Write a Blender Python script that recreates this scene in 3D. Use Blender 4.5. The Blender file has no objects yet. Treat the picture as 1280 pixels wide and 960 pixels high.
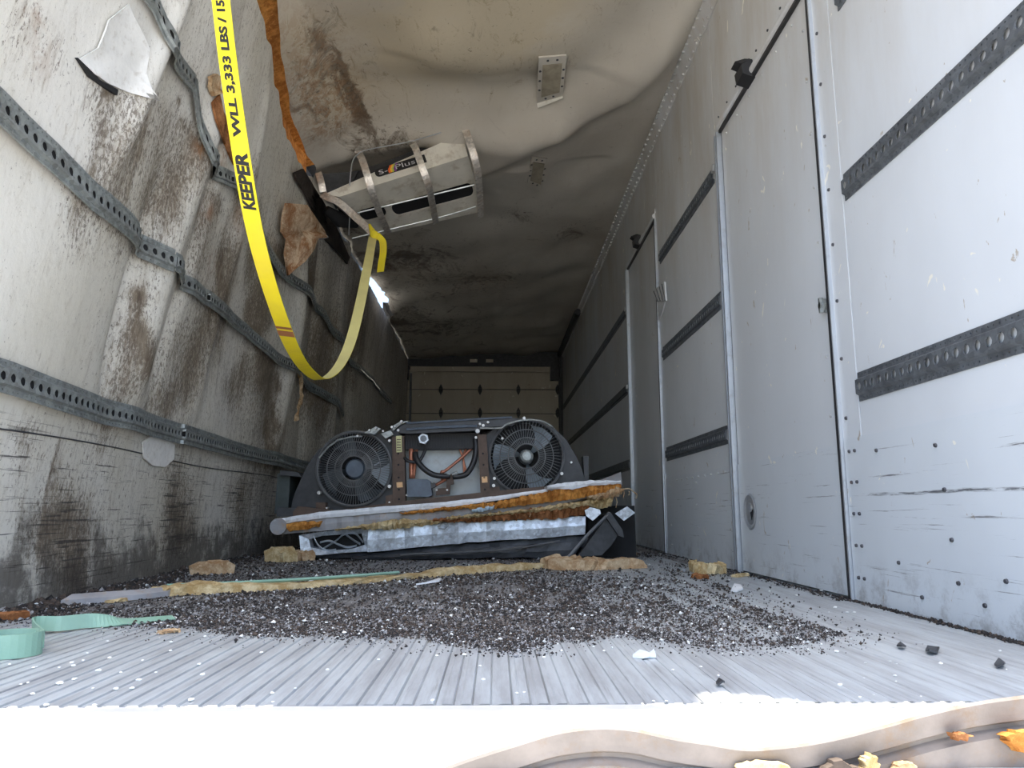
import bpy, bmesh, math, random
import numpy as np
from mathutils import Vector, Matrix, noise as mnoise

random.seed(7)
C = bpy.context.scene.collection
scene = bpy.context.scene
PI = math.pi

# ------------------------------------------------------------------ camera
CAM = Vector((0.0, 0.0, 0.27))
FPX = 930.0
cam_d = bpy.data.cameras.new('camera')
cam_o = bpy.data.objects.new('camera', cam_d)
C.objects.link(cam_o)
cam_o.location = CAM
cam_o.rotation_euler = (PI / 2 + math.radians(9.64), 0, math.radians(-1.23))
cam_d.sensor_width = 36.0
cam_d.lens = 36.0 * FPX / 1280.0
cam_d.clip_start = 0.02
cam_d.clip_end = 300
scene.camera = cam_o
CR = cam_o.rotation_euler.to_matrix()

# ------------------------------------------------------------------ light
world = bpy.data.worlds.new('sky'); scene.world = world
world.use_nodes = True
wn = world.node_tree; wn.nodes.clear()
sky = wn.nodes.new('ShaderNodeTexSky')
sky.sky_type = 'NISHITA'; sky.sun_disc = False
sky.sun_elevation = math.radians(70); sky.sun_rotation = math.radians(180)
sky.air_density = 1.0; sky.dust_density = 2.2; sky.ozone_density = 1.0
bg = wn.nodes.new('ShaderNodeBackground'); bg.inputs[1].default_value = 0.30
wo = wn.nodes.new('ShaderNodeOutputWorld')
wn.links.new(sky.outputs[0], bg.inputs[0]); wn.links.new(bg.outputs[0], wo.inputs[0])

sun_d = bpy.data.lights.new('sun', 'SUN'); sun_d.energy = 9.0; sun_d.angle = math.radians(0.53)
sun_d.color = (1.0, 0.93, 0.82)
sun_o = bpy.data.objects.new('sun', sun_d); C.objects.link(sun_o)
SUN_DIR = Vector((-0.05, -0.03, -0.98)).normalized()
sun_o.rotation_euler = SUN_DIR.to_track_quat('-Z', 'Y').to_euler()
sun_o.location = (0, -3, 8)

vs = scene.view_settings
vs.view_transform = 'Standard'; vs.look = 'None'; vs.gamma = 1; vs.use_curve_mapping = False
vs.exposure = 0.9
scene.cycles.max_bounces = 14
scene.cycles.diffuse_bounces = 9
scene.cycles.glossy_bounces = 4

# ------------------------------------------------------------------ pixel helpers (photo pixels, 1280x960)
def ray(px, py):
    return (CR @ Vector(((px - 640) / FPX, -(py - 480) / FPX, -1.0))).normalized()
def hit_x(px, py, X):
    d = ray(px, py); return CAM + d * ((X - CAM.x) / d.x)
def hit_y(px, py, Y):
    d = ray(px, py); return CAM + d * ((Y - CAM.y) / d.y)
def hit_z(px, py, Z):
    d = ray(px, py); return CAM + d * ((Z - CAM.z) / d.z)
def hit_f(px, py, f, t0=0.8, t1=16.0, n=400):
    d = ray(px, py); pv = f(CAM + d * t0); pt = t0
    for i in range(1, n + 1):
        t = t0 + (t1 - t0) * i / n
        v = f(CAM + d * t)
        if (v > 0) != (pv > 0):
            a, b = pt, t
            for _ in range(24):
                m = (a + b) / 2
                if (f(CAM + d * m) > 0) == (pv > 0): a = m
                else: b = m
            return CAM + d * ((a + b) / 2)
        pt, pv = t, v
    return CAM + d * t1

# ------------------------------------------------------------------ nodes / materials
class NT:
    def __init__(s, name):
        s.m = bpy.data.materials.new(name); s.m.use_nodes = True
        s.t = s.m.node_tree; s.t.nodes.clear()
        s.out = s.t.nodes.new('ShaderNodeOutputMaterial')
        s.b = s.t.nodes.new('ShaderNodeBsdfPrincipled')
        s.t.links.new(s.b.outputs[0], s.out.inputs[0])
        s.tc = s.t.nodes.new('ShaderNodeNewGeometry').outputs['Position']
        s.obj = None
    def n(s, typ, **kw):
        nd = s.t.nodes.new(typ)
        for k, v in kw.items(): setattr(nd, k, v)
        return nd
    def set(s, inp, v):
        if isinstance(v, bpy.types.NodeSocket): s.t.links.new(v, inp)
        else:
            if isinstance(v, tuple) and len(v) == 3 and len(inp.default_value) == 4: v = v + (1,)
            inp.default_value = v
    def coords(s, scale=(1, 1, 1), local=False, rot=(0, 0, 0)):
        if local:
            if s.obj is None: s.obj = s.n('ShaderNodeTexCoord').outputs['Object']
            src = s.obj
        else: src = s.tc
        mp = s.n('ShaderNodeMapping'); s.t.links.new(src, mp.inputs[0])
        mp.inputs['Scale'].default_value = scale; mp.inputs['Rotation'].default_value = rot
        return mp.outputs[0]
    def noise(s, scale=5, stretch=(1, 1, 1), detail=5, rough=.6, dist=0.0, local=False, rot=(0, 0, 0)):
        nd = s.n('ShaderNodeTexNoise'); s.t.links.new(s.coords(stretch, local, rot), nd.inputs['Vector'])
        nd.inputs['Scale'].default_value = scale; nd.inputs['Detail'].default_value = detail
        nd.inputs['Roughness'].default_value = rough; nd.inputs['Distortion'].default_value = dist
        return nd.outputs['Fac']
    def voro(s, scale=5, stretch=(1, 1, 1), out='Distance', local=False, feature='F1'):
        nd = s.n('ShaderNodeTexVoronoi', feature=feature); s.t.links.new(s.coords(stretch, local), nd.inputs['Vector'])
        nd.inputs['Scale'].default_value = scale
        return nd.outputs[out]
    def ramp(s, v, lo, hi, a=0.0, b=1.0, smooth=True):
        nd = s.n('ShaderNodeMapRange'); nd.clamp = True
        if smooth: nd.interpolation_type = 'SMOOTHSTEP'
        s.set(nd.inputs[0], v); nd.inputs[1].default_value = lo; nd.inputs[2].default_value = hi
        nd.inputs[3].default_value = a; nd.inputs[4].default_value = b
        return nd.outputs[0]
    def math(s, op, a, b=0.0, clamp=False):
        nd = s.n('ShaderNodeMath', operation=op); nd.use_clamp = clamp
        s.set(nd.inputs[0], a); s.set(nd.inputs[1], b); return nd.outputs[0]
    def mul(s, a, b): return s.math('MULTIPLY', a, b)
    def add(s, a, b, clamp=False): return s.math('ADD', a, b, clamp)
    def mx(s, a, b): return s.math('MAXIMUM', a, b)
    def mix(s, f, a, b):
        nd = s.n('ShaderNodeMix', data_type='RGBA')
        s.set(nd.inputs[0], f); s.set(nd.inputs[6], a); s.set(nd.inputs[7], b)
        return nd.outputs[2]
    def attr(s, name):
        nd = s.n('ShaderNodeAttribute'); nd.attribute_name = name; return nd.outputs['Fac']
    def xyz(s):
        nd = s.n('ShaderNodeSeparateXYZ'); s.t.links.new(s.tc, nd.inputs[0]); return nd.outputs
    def bump(s, h, strength=.3, dist=.01):
        nd = s.n('ShaderNodeBump'); s.set(nd.inputs['Height'], h)
        nd.inputs['Strength'].default_value = strength; nd.inputs['Distance'].default_value = dist
        s.t.links.new(nd.outputs[0], s.b.inputs['Normal'])
    def fin(s, col, rough=.6, metal=0.0, spec=.5):
        s.set(s.b.inputs['Base Color'], col); s.set(s.b.inputs['Roughness'], rough)
        s.set(s.b.inputs['Metallic'], metal); s.b.inputs['Specular IOR Level'].default_value = spec
        return s.m

def simple(name, col, rough=.6, metal=0.0, var=.25, scale=12, spec=.5, bump=.0, stretch=(1, 1, 1), dirt=None):
    t = NT(name)
    f = t.noise(scale, stretch, 6, .65)
    dark = tuple(c * (1 - var) for c in col); lite = tuple(min(1, c * (1 + var * .6)) for c in col)
    c = t.mix(t.ramp(f, .3, .7), dark, lite)
    if dirt:
        c = t.mix(t.mul(t.ramp(t.noise(scale * 2.3, (1, 1, 1), 8, .7), .5, .68), dirt[1]), c, dirt[0])
    if bump: t.bump(f, bump, .01)
    return t.fin(c, rough, metal, spec)

M = {}
# weathered white fibreglass wall skin, heavy grime
def grime_wall(name, base, attrs=True, streak=1.0):
    t = NT(name)
    big = t.noise(1.1, (1, 1, .55), 4, .6)
    c = t.mix(t.ramp(big, .35, .68), base, tuple(b * f for b, f in zip(base, (.82, .80, .74))))
    d = t.attr('dirt')
    # wide tan wash following the dirt mask
    wash = t.math('MULTIPLY', t.ramp(t.add(t.mul(d, .8), t.mul(t.noise(2.6, (1, 1, .3), 9, .75, .6), 1.3)), .85, 1.5), .8)
    c = t.mix(wash, c, (.31, .265, .195))
    # vertical streaks
    st = t.noise(20, (1, 1, .09), 10, .80, .35)
    sm = t.ramp(t.add(t.mul(d, .25), st), .56, .74)
    c = t.mix(t.mul(t.mul(sm, .95), t.ramp(t.noise(38, (1, 1, .4), 6, .8), .38, .62, .15, .85)), c, (.135, .092, .058))
    # speckles and smears
    sp = t.noise(95, (1, 1, .5), 8, .80, .4)
    m2 = t.ramp(t.add(t.mul(d, .19), sp), .585, .65)
    c = t.mix(t.mul(m2, .75), c, (.085, .06, .042))
    mf = t.ramp(t.add(t.noise(34, (1, 1, .25), 8, .8, .8), t.mul(d, .10)), .50, .72)
    c = t.mix(t.mul(mf, .5), c, (.30, .25, .18))
    # scratches: thin horizontal lines low on the wall
    z = t.xyz()[2]
    low = t.ramp(z, .62, .40)
    sc = t.noise(14, (1, .22, 9), 6, .7, .3)
    m3 = t.mul(t.ramp(t.add(sc, t.mul(d, .10)), .60, .66), low)
    c = t.mix(t.mul(m3, .9), c, (.045, .04, .036))
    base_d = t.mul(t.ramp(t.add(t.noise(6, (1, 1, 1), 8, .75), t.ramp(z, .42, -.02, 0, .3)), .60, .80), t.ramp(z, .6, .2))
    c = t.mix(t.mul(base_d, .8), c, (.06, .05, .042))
    r = t.mul(t.attr('rust'), t.ramp(t.noise(15, (1, 1, .6), 7, .75, .5), .40, .56))
    c = t.mix(r, c, (.24, .10, .03))
    t.bump(t.add(t.noise(26, (1, 1, .5), 6, .7), t.noise(3, (1, 1, .3), 3)), .25, .012)
    return t.fin(c, t.ramp(sp, .3, .7, .45, .75), 0, .35)
M['left'] = grime_wall('grimy_white_skin', (.745, .725, .67))

def ceil_mat():
    t = NT('stained_ceiling_skin')
    big = t.noise(.9, (1, 1, 1), 4, .6)
    c = t.mix(t.ramp(big, .35, .68), (.60, .565, .49), (.50, .46, .39))
    d = t.attr('dirt'); tn = t.attr('tan')  # mask mixes grime with the painted shade line of the fold
    c = t.mix(t.mul(tn, t.ramp(t.noise(3, (1, 1, 1), 6, .7), .3, .6, .45, .95)), c, (.545, .475, .345))
    w = t.noise(5.5, (1, .6, 1), 8, .72, 1.2)
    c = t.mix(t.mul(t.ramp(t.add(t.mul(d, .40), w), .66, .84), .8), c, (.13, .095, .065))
    sp = t.noise(34, (1, 1, 1), 6, .75, .8)
    c = t.mix(t.mul(t.ramp(t.add(t.mul(d, .22), sp), .66, .73), .75), c, (.10, .07, .045))
    sw = t.noise(4.5, (1.5, .6, 1), 9, .8, 2.4, rot=(0, 0, .7))
    c = t.mix(t.mul(t.ramp(tn, 0, .7, .1, .6), t.ramp(sw, .54, .66)), c, (.26, .19, .10))
    r = t.mul(t.attr('rust'), t.ramp(t.noise(17, (1, 1, 1), 7, .75, .8), .43, .57))
    c = t.mix(t.mul(r, .8), c, (.33, .17, .075))
    t.bump(t.noise(7, (1, 1, 1), 5, .6), .2, .02)
    return t.fin(c, .55, 0, .35)
M['ceiling'] = ceil_mat()

def right_mat(name, base=(.69, .725, .755), scratch=0.0):
    t = NT(name)
    big = t.noise(1.3, (1, 1, .7), 4, .6)
    c = t.mix(t.ramp(big, .3, .7), base, tuple(b * .90 for b in base))
    y = t.xyz()
    # tan dust that thickens up high and deeper inside
    dust = t.mul(t.ramp(y[2], .7, 2.5), t.ramp(t.noise(2.5, (1, 1, .25), 6, .7), .35, .72, .25, 1))
    c = t.mix(t.mul(dust, .62), c, (.40, .335, .24))
    nicks = t.noise(17, (1, 1, .5), 4, .6, 1.5)
    c = t.mix(t.mul(t.ramp(nicks, .68, .71), .75), c, (.36, .29, .20))
    nick2 = t.noise(13, (1, 1.0, .8), 3, .5, 1.0)
    c = t.mix(t.ramp(nick2, .70, .72), c, (.85, .83, .74))
    if scratch:
        sc = t.noise(11, (1, .16, 7), 7, .75, .25)
        c = t.mix(t.mul(t.ramp(sc, .60, .67), scratch), c, (.10, .10, .105))
        ln = t.math('ABSOLUTE', t.math('SUBTRACT', t.add(y[2], t.mul(t.noise(3, (1, 1, 1), 4, .7), .02)), .325))
        lm = t.mul(t.mul(t.ramp(ln, .006, .001), t.ramp(t.noise(9, (1, 1, 12), 6, .8), .42, .56)), t.ramp(y[1], 2.25, 2.15))
        c = t.mix(t.mul(lm, .9), c, (.05, .05, .055))
        gr = t.mul(t.ramp(y[2], .16, .0), t.ramp(t.noise(9, (1, 1, 1), 7, .75), .45, .65))
        c = t.mix(t.mul(gr, .5), c, (.12, .10, .085))
    t.bump(t.noise(5, (1, 1, 1), 3, .5), .12, .012)
    return t.fin(c, .42, 0, .4)
M['right'] = right_mat('dusty_white_panel')
M['kick'] = right_mat('scuffed_white_kick_panel', (.67, .715, .75), .9)

def steel(name, col=(.42, .46, .48), rough=.45, metal=.8, dirtc=(.10, .09, .08), damt=.5):
    t = NT(name)
    sp = t.voro(60, (1, 1, 1), 'Color')
    g = t.n('ShaderNodeSeparateColor'); t.t.links.new(sp, g.inputs[0])
    c = t.mix(g.outputs[0], tuple(k * .75 for k in col), tuple(min(1, k * 1.2) for k in col))
    dm = t.mul(t.ramp(t.noise(9, (1, 1, 1), 8, .75), .46, .66), damt)
    c = t.mix(dm, c, dirtc)
    return t.fin(c, rough, t.ramp(dm, 0, 1, metal, .2), .5)
M['rail'] = steel('galvanised_rail_steel', (.34, .365, .355), .5, .55)
M['rail_dark'] = steel('dark_grey_rail_steel', (.15, .165, .18), .5, .4, (.05, .05, .05), .4)
M['alu'] = simple('brushed_aluminium', (.60, .635, .67), .34, .65, .10, 8, .5, 0, (1, 1, .1), ((.25, .23, .2), .25))
M['galv'] = steel('galvanised_sheet', (.62, .68, .74), .45, .45, (.2, .18, .16), .5)
M['screw'] = simple('dark_screw', (.10, .10, .11), .5, .6)
M['bright_screw'] = simple('bright_screw', (.60, .60, .59), .45, .5)
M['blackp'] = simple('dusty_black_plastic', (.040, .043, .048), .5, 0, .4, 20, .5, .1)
M['black'] = simple('black_void_rubber', (.012, .012, .013), .8)
M['rubber'] = simple('black_rubber', (.02, .02, .022), .45)

def foam(name, col, dark):
    t = NT(name)
    n = t.noise(18, (1, 1, 1), 8, .75, .3)
    c = t.mix(t.ramp(n, .38, .66), dark, col)
    c = t.mix(t.mul(t.ramp(t.noise(60, (1, 1, 1), 5, .7), .55, .7), .5), c, tuple(min(1, k * 1.35) for k in col))
    t.bump(t.noise(40, (1, 1, 1), 8, .8), .7, .012)
    return t.fin(c, .9, 0, .1)
M['foam_o'] = foam('orange_insulation_foam', (.74, .36, .09), (.38, .15, .035))
M['foam_y'] = foam('yellow_insulation_foam', (.74, .62, .38), (.44, .30, .13))
M['foam_b'] = foam('brown_insulation_foam', (.46, .21, .09), (.20, .08, .03))
M['foam_t'] = foam('tan_foam_skin', (.70, .55, .36), (.40, .24, .12))

def floor_mat():
    t = NT('ridged_aluminium_floor')
    sp = t.noise(7, (3.2, .35, 1), 8, .7)
    c = t.mix(t.ramp(sp, .35, .66), (.50, .54, .555), (.36, .375, .385))
    str_ = t.noise(30, (3, .12, 1), 6, .7)
    c = t.mix(t.mul(t.ramp(str_, .57, .72), .45), c, (.14, .13, .125))
    pos = t.xyz()
    d = t.attr('dirt')
    g = t.ramp(t.add(d, t.mul(t.noise(5, (1, 1, 1), 8, .75), .7)), .72, 1.05)
    c = t.mix(t.mul(g, t.ramp(t.noise(4, (1.4, .5, 1), 6, .7), .3, .7, .70, .96)), c, (.115, .098, .088))
    return t.fin(c, .5, t.ramp(g, 0, 1, .25, 0), .4)
M['floor'] = floor_mat()
M['sill'] = simple('bare_aluminium_sill', (.72, .72, .72), .5, .2, .08, 9)

# ------------------------------------------------------------------ mesh builder
ORG = {}
class MB:
    def __init__(s): s.v = []; s.f = []; s.mi = []
    def add(s, vs, fs, m=0):
        o = len(s.v); s.v += [tuple(v) for v in vs]
        s.f += [tuple(i + o for i in f) for f in fs]; s.mi += [m] * len(fs); return s
    def box(s, c, size, R=None, m=0):
        x, y, z = (k / 2 for k in size); c = Vector(c)
        P = [Vector((a * x, b * y, d * z)) for a in (-1, 1) for b in (-1, 1) for d in (-1, 1)]
        if R is not None: P = [R @ p for p in P]
        return s.add([c + p for p in P], [(0, 1, 3, 2), (4, 6, 7, 5), (0, 4, 5, 1), (2, 3, 7, 6), (0, 2, 6, 4), (1, 5, 7, 3)], m)
    def tube(s, pts, r, n=8, m=0, cap=True, rs=None):
        pts = [Vector(p) for p in pts]; L = len(pts); rings = []
        up = None
        for i, p in enumerate(pts):
            d = (pts[min(i + 1, L - 1)] - pts[max(i - 1, 0)]).normalized()
            if up is None:
                up = d.orthogonal().normalized()
            up = (up - d * up.dot(d)).normalized(); w = d.cross(up)
            rr = rs[i] if rs else r
            rings.append([p + (up * math.cos(2 * PI * k / n) + w * math.sin(2 * PI * k / n)) * rr for k in range(n)])
        vs = [v for r_ in rings for v in r_]
        fs = [(i * n + k, i * n + (k + 1) % n, (i + 1) * n + (k + 1) % n, (i + 1) * n + k) for i in range(L - 1) for k in range(n)]
        if cap: fs += [tuple(range(n))[::-1], tuple((L - 1) * n + k for k in range(n))]
        return s.add(vs, fs, m)
    def cyl(s, a, b, r, n=12, m=0, r2=None):
        return s.tube([a, b], r, n, m, True, [r, r if r2 is None else r2])
    def strip(s, A, B, m=0):                    # quads between two equal polylines
        n = len(A); return s.add(list(A) + list(B), [(i, i + 1, n + i + 1, n + i) for i in range(n - 1)], m)
    def sweep(s, secs, closed=True, m=0, cap=True):   # list of equal-length section loops
        n = len(secs[0]); vs = [v for q in secs for v in q]
        k = n if closed else n - 1
        fs = [(i * n + j, i * n + (j + 1) % n, (i + 1) * n + (j + 1) % n, (i + 1) * n + j) for i in range(len(secs) - 1) for j in range(k)]
        if cap and closed: fs += [tuple(range(n))[::-1], tuple((len(secs) - 1) * n + j for j in range(n))]
        return s.add(vs, fs, m)
    def prism(s, poly, vec, m=0):               # polygon of 3-D points extruded by a vector
        n = len(poly); vec = Vector(vec); P = [Vector(p) for p in poly]
        return s.add(P + [p + vec for p in P], [tuple(range(n)), tuple(range(n, 2 * n))[::-1]] + [(i, n + i, n + (i + 1) % n, (i + 1) % n) for i in range(n)], m)
    def build(s, name, mat, parent=None, org=None, smooth=False, fix=True):
        me = bpy.data.meshes.new(name)
        if parent is not None: org = ORG[parent.name]
        elif org is None:
            a = np.array(s.v); org = Vector(((a[:, 0].min() + a[:, 0].max()) / 2, (a[:, 1].min() + a[:, 1].max()) / 2, a[:, 2].min()))
        org = Vector(org)
        me.from_pydata([(v[0] - org.x, v[1] - org.y, v[2] - org.z) for v in s.v], [], s.f)
        for mm in (mat if isinstance(mat, (list, tuple)) else [mat]): me.materials.append(M[mm] if isinstance(mm, str) else mm)
        if any(s.mi): me.polygons.foreach_set('material_index', s.mi)
        if fix:
            bm = bmesh.new(); bm.from_mesh(me); bmesh.ops.recalc_face_normals(bm, faces=bm.faces); bm.to_mesh(me); bm.free()
        if smooth: me.polygons.foreach_set('use_smooth', [True] * len(me.polygons))
        o = bpy.data.objects.new(name, me); C.objects.link(o)
        if parent is None: o.location = org
        else: o.parent = parent
        ORG[o.name] = org
        return o

def smooth_by_angle(o, deg=40):
    me = o.data
    me.polygons.foreach_set('use_smooth', [True] * len(me.polygons))
    try: me.set_sharp_from_angle(angle=math.radians(deg))
    except Exception: pass
def tag(o, label=None, cat=None, group=None, kind=None):
    if label: o['label'] = label
    if cat: o['category'] = cat
    if group: o['group'] = group
    if kind: o['kind'] = kind
    return o
def thing(name, loc, label, cat, group=None):
    o = bpy.data.objects.new(name, None); C.objects.link(o); o.location = loc; o.empty_display_size = .1
    ORG[o.name] = Vector(loc); return tag(o, label, cat, group)
def struct(o): o['kind'] = 'structure'; return o
def sstep(a, b, x):
    t = max(0.0, min(1.0, (x - a) / (b - a))); return t * t * (3 - 2 * t)
def interp(x, xs, ys):
    return float(np.interp(x, xs, ys))
def polydist(p, line):
    best = 1e9
    for a, b in zip(line[:-1], line[1:]):
        ab = (b[0] - a[0], b[1] - a[1]); L = ab[0] ** 2 + ab[1] ** 2
        t = max(0, min(1, ((p[0] - a[0]) * ab[0] + (p[1] - a[1]) * ab[1]) / L))
        q = (a[0] + ab[0] * t, a[1] + ab[1] * t)
        d = math.hypot(p[0] - q[0], p[1] - q[1])
        if d < best: best = d; by = q[1]
    return best, by

# ================================================================== SHELL
YB = 12.2          # far end of the body
YF = 1.165          # torn front edge of roof and walls
XR = 1.10
ZC = 2.89

def z_wall_top(Y): return interp(Y, [.6, 3.5, 4.2, 5.0, 5.8, 7, 12.3], [2.66, 2.60, 2.48, 2.52, 2.58, 2.61, 2.70])
def XL(Y, Z):
    base = interp(Y, [0, 2.2, 4.2, 12.3], [-1.36, -1.36, -1.50, -1.50])
    top = interp(Y, [0, 2.4, 3.0, 3.8, 4.7, 6, 9, 12.3], [.26, .26, .21, .19, .15, .11, .09, .02])
    lean = top * (max(0, Z - .25) / 1.67) ** 1.2
    nz = mnoise.noise(Vector((Y * .9, Z * .7, 3.1))) * .05 * sstep(.35, 1.1, Z)
    nz += mnoise.noise(Vector((Y * 2.6, Z * 1.1, 9.1))) * .022 * sstep(.3, 1.0, Z)
    # buckled vertical folds in the near half of the wall
    f = 0
    for yc, w, a, z0, z1 in ((2.62, .045, -.035, .66, 1.30), (2.82, .10, .055, .62, 1.9), (3.06, .05, -.04, .7, 2.1), (3.55, .09, .03, .7, 2.4), (2.28, .05, .045, 1.35, 2.0), (4.9, .12, .05, .5, 2.5), (5.6, .10, -.05, .6, 2.5), (6.4, .16, .05, .5, 2.6), (7.4, .12, -.04, .8, 2.6)):
        yy = yc + .10 * math.sin(Z * 2.3 + yc)
        f += a * math.exp(-((Y - yy) / w) ** 2) * sstep(z0 - .15, z0 + .2, Z) * (1 - sstep(z1 - .1, z1 + .3, Z))
    return base + lean + nz + f

def to2(pts, Z=2.78): 
    return [(hit_z(px, py, Z).x, hit_z(px, py, Z).y) for px, py in pts]
R1 = to2([(440, 178), (520, 172), (590, 174), (650, 172), (690, 166)])
V1 = to2([(470, 128), (540, 128), (620, 130), (670, 132)])
V2 = to2([(660, 118), (720, 112), (780, 84), (850, 22)])
R2 = to2([(560, 222), (640, 188), (700, 168), (780, 130), (850, 70), (880, 30)])
R3 = to2([(560, 90), (640, 105), (700, 110)])
FOLD = to2([(318, -120), (350, 0), (400, 62), (452, 152)])
def ZCf(X, Y):
    xl = XL(Y, 2.5)
    u = (X - xl) / (XR - xl)
    z = ZC - .20 * (1 - u) ** 1.3 * sstep(3.5, 6.5, Y) * (1 - sstep(10.5, 12.2, Y) * .4)
    z -= .05 * sstep(3, 5, Y) * (1 - sstep(8, 11, Y)) * math.sin(PI * min(1, max(0, u)))
    # steep flap on the left for Y < 5
    fx = interp(Y, [FOLD[0][1], FOLD[1][1], FOLD[2][1], FOLD[3][1], 5.3], [FOLD[0][0], FOLD[1][0], FOLD[2][0], FOLD[3][0], -1.0])
    if Y > 5.3: fx = -1.0 + (xl + .25 + 1.0) * sstep(5.3, 6.6, Y)
    if X < fx:
        k = (fx - X) / max(.05, fx - xl)
        edge = z_wall_top(Y) + .05
        w = 1
        z = z * (1 - w * k) + (edge) * w * k
    for L, a, w1, w2 in ((R1, .065, .13, .14), (R2, .085, .22, .10), (R3, .05, .3, .2), (V1, -.055, .22, .20), (V2, -.055, .22, .16)):
        d, by = polydist((X, Y), L)
        w = w1 if Y < by else w2
        z -= a * math.exp(-(d / w) ** 2) * sstep(-.02, .16, XR - X)
    z += mnoise.noise(Vector((X * 1.3, Y * .9, 5))) * .05 * sstep(0, .3, XR - X)
    z += mnoise.noise(Vector((X * 3.1, Y * 2.2, 1))) * .018 * sstep(0, .2, XR - X) * (1 + 1.2 * (Y > 5.2))
    return z

def on_left(px, py, off=0.0):
    p = hit_f(px, py, lambda p: p.x - XL(p.y, p.z)); return Vector((p.x + off, p.y, p.z))
def on_ceil(px, py, off=0.0):
    p = hit_f(px, py, lambda p: p.z - ZCf(p.x, p.y)); return Vector((p.x, p.y, p.z - off))

def grid_obj(name, U, V, fn, mat, attrs):
    vs = []; A = {k: [] for k in attrs}
    for v in V:
        for u in U:
            p, a = fn(u, v); vs.append(p)
            for k in attrs: A[k].append(a.get(k, 0.0))
    n = len(U)
    fs = [(j * n + i, j * n + i + 1, (j + 1) * n + i + 1, (j + 1) * n + i) for j in range(len(V) - 1) for i in range(n - 1)]
    me = bpy.data.meshes.new(name); me.from_pydata(vs, [], fs)
    me.materials.append(M[mat]); me.polygons.foreach_set('use_smooth', [True] * len(fs))
    for k in attrs:
        at = me.attributes.new(k, 'FLOAT', 'POINT'); at.data.foreach_set('value', A[k])
    o = bpy.data.objects.new(name, me); C.objects.link(o); ORG[o.name] = Vector((0, 0, 0)); return struct(o)

def gblobs(pts, f):
    out = []
    for px, py, r, a in pts:
        p = f(px, py); out.append((p, r * p.y / FPX * 1.25, a))
    return out
def blobval(q, blobs):
    s = 0
    for p, r, a in blobs:
        d2 = (q - p).length_squared
        if d2 < 9 * r * r: s += a * math.exp(-d2 / (r * r))
    return s

# ---- left wall
DL = gblobs([(174, 345, 8, 1.4), (176, 372, 8, 1.6), (178, 400, 8, 1.7), (180, 430, 8, 1.7), (182, 460, 8, 1.4), (184, 495, 7, 1.3), (322, 400, 8, 1.2), (326, 430, 8, 1.3), (326, 460, 9, 1.4), (328, 490, 9, 1.4), (330, 520, 9, 1.3), (332, 550, 8, 1.2), (345, 480, 7, 1.0), (345, 510, 7, 1.0), (145, 150, 7, 1.2), (144, 175, 8, 1.2), (222, 130, 7, .9), (222, 170, 7, .9), (220, 560, 8, .8), (222, 640, 10, 1.0), (222, 670, 10, 1.0), (278, 345, 8, .9), (282, 375, 8, .9), (180, 440, 30, 1.0), (178, 350, 22, .8), (165, 180, 60, .6), (200, 250, 40, .7), (120, 210, 35, .5),
             (330, 480, 28, 1.1), (290, 340, 35, .7), (330, 380, 30, .9), (270, 240, 30, .7), (205, 480, 35, .8), (60, 640, 35, .9), (20, 580, 30, .6),
             (225, 650, 40, 1.0), (90, 690, 60, .9), (300, 620, 40, .5), (215, 600, 25, .4), (340, 560, 40, .6), (30, 20, 30, .4), (60, 90, 40, .3),
             (110, 280, 40, .5), (390, 350, 30, .9), (240, 440, 40, .6), (140, 500, 40, .5), (320, 290, 28, .8), (350, 330, 25, .9), (440, 420, 40, .7), (400, 470, 50, .7), (250, 60, 20, .5), (240, 190, 20, .7), (240, 300, 45, .5), (270, 400, 45, .5), (300, 480, 45, .5), (250, 220, 40, .45), (310, 240, 40, .5), (330, 330, 40, .5), (200, 180, 40, .4), (150, 250, 45, .35)], on_left)
RL = gblobs([(255, 190, 14, .9), (262, 265, 12, .7), (300, 270, 20, .5), (265, 330, 15, .5), (45, 20, 20, .35), (50, 70, 25, .3), (280, 200, 14, .8)], on_left)
UY = list(np.concatenate([np.arange(YF, 4.2, .022), np.arange(4.2, 7.5, .04), np.linspace(7.5, YB, 70)]))
def left_fn(y, k):
    jag = .015 * mnoise.noise(Vector((y * 9, 0, 0))) * 2
    z = k * (z_wall_top(y) + jag)
    p = Vector((XL(y, z), y, z))
    base = .14 + .22 * sstep(4, 6, y) + .12 * mnoise.noise(Vector((y * .7, z, 0)))
    if y < 2.3: base -= .15
    return p, {'dirt': base + 1.15 * (1 - math.exp(-blobval(p + Vector((0, .12 * mnoise.noise(p * 5), .22 * mnoise.noise(p * 3.1))), DL))), 'rust': blobval(p, RL)}
wl = grid_obj('wall_left', UY, list(np.linspace(0, 1, 120)), left_fn, 'left', ('dirt', 'rust'))

# ---- ceiling
DC = gblobs([(600, 350, 40, .35), (470, 400, 50, .4), (520, 320, 45, .35), (650, 270, 30, .35), (720, 290, 30, .3), (420, 130, 45, .4), (390, 60, 50, .3), (380, 110, 45, .35),
             (470, 330, 40, .3), (430, 290, 40, .4), (560, 410, 40, .25), (500, 175, 30, .4), (600, 60, 60, .2), (470, 180, 40, .4)], on_ceil)
TC = gblobs([(400, 70, 60, .55), (360, 40, 40, .4), (420, 130, 40, .6), (600, 60, 110, .9), (520, 40, 90, .8), (640, 0, 90, .7), (480, 100, 60, .5), (700, 20, 80, .2)], on_ceil)
RC = gblobs([(400, 120, 50, .5), (425, 140, 30, .4), (380, 80, 50, .4), (400, 165, 30, .4), (350, 40, 40, .3), (300, 10, 20, .6), (590, 350, 40, .3), (490, 340, 40, .3)], on_ceil)
def ceil_edge(u):       # notched, torn front edge
    return YF
SLIT = (7.3, 9.6)
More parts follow.
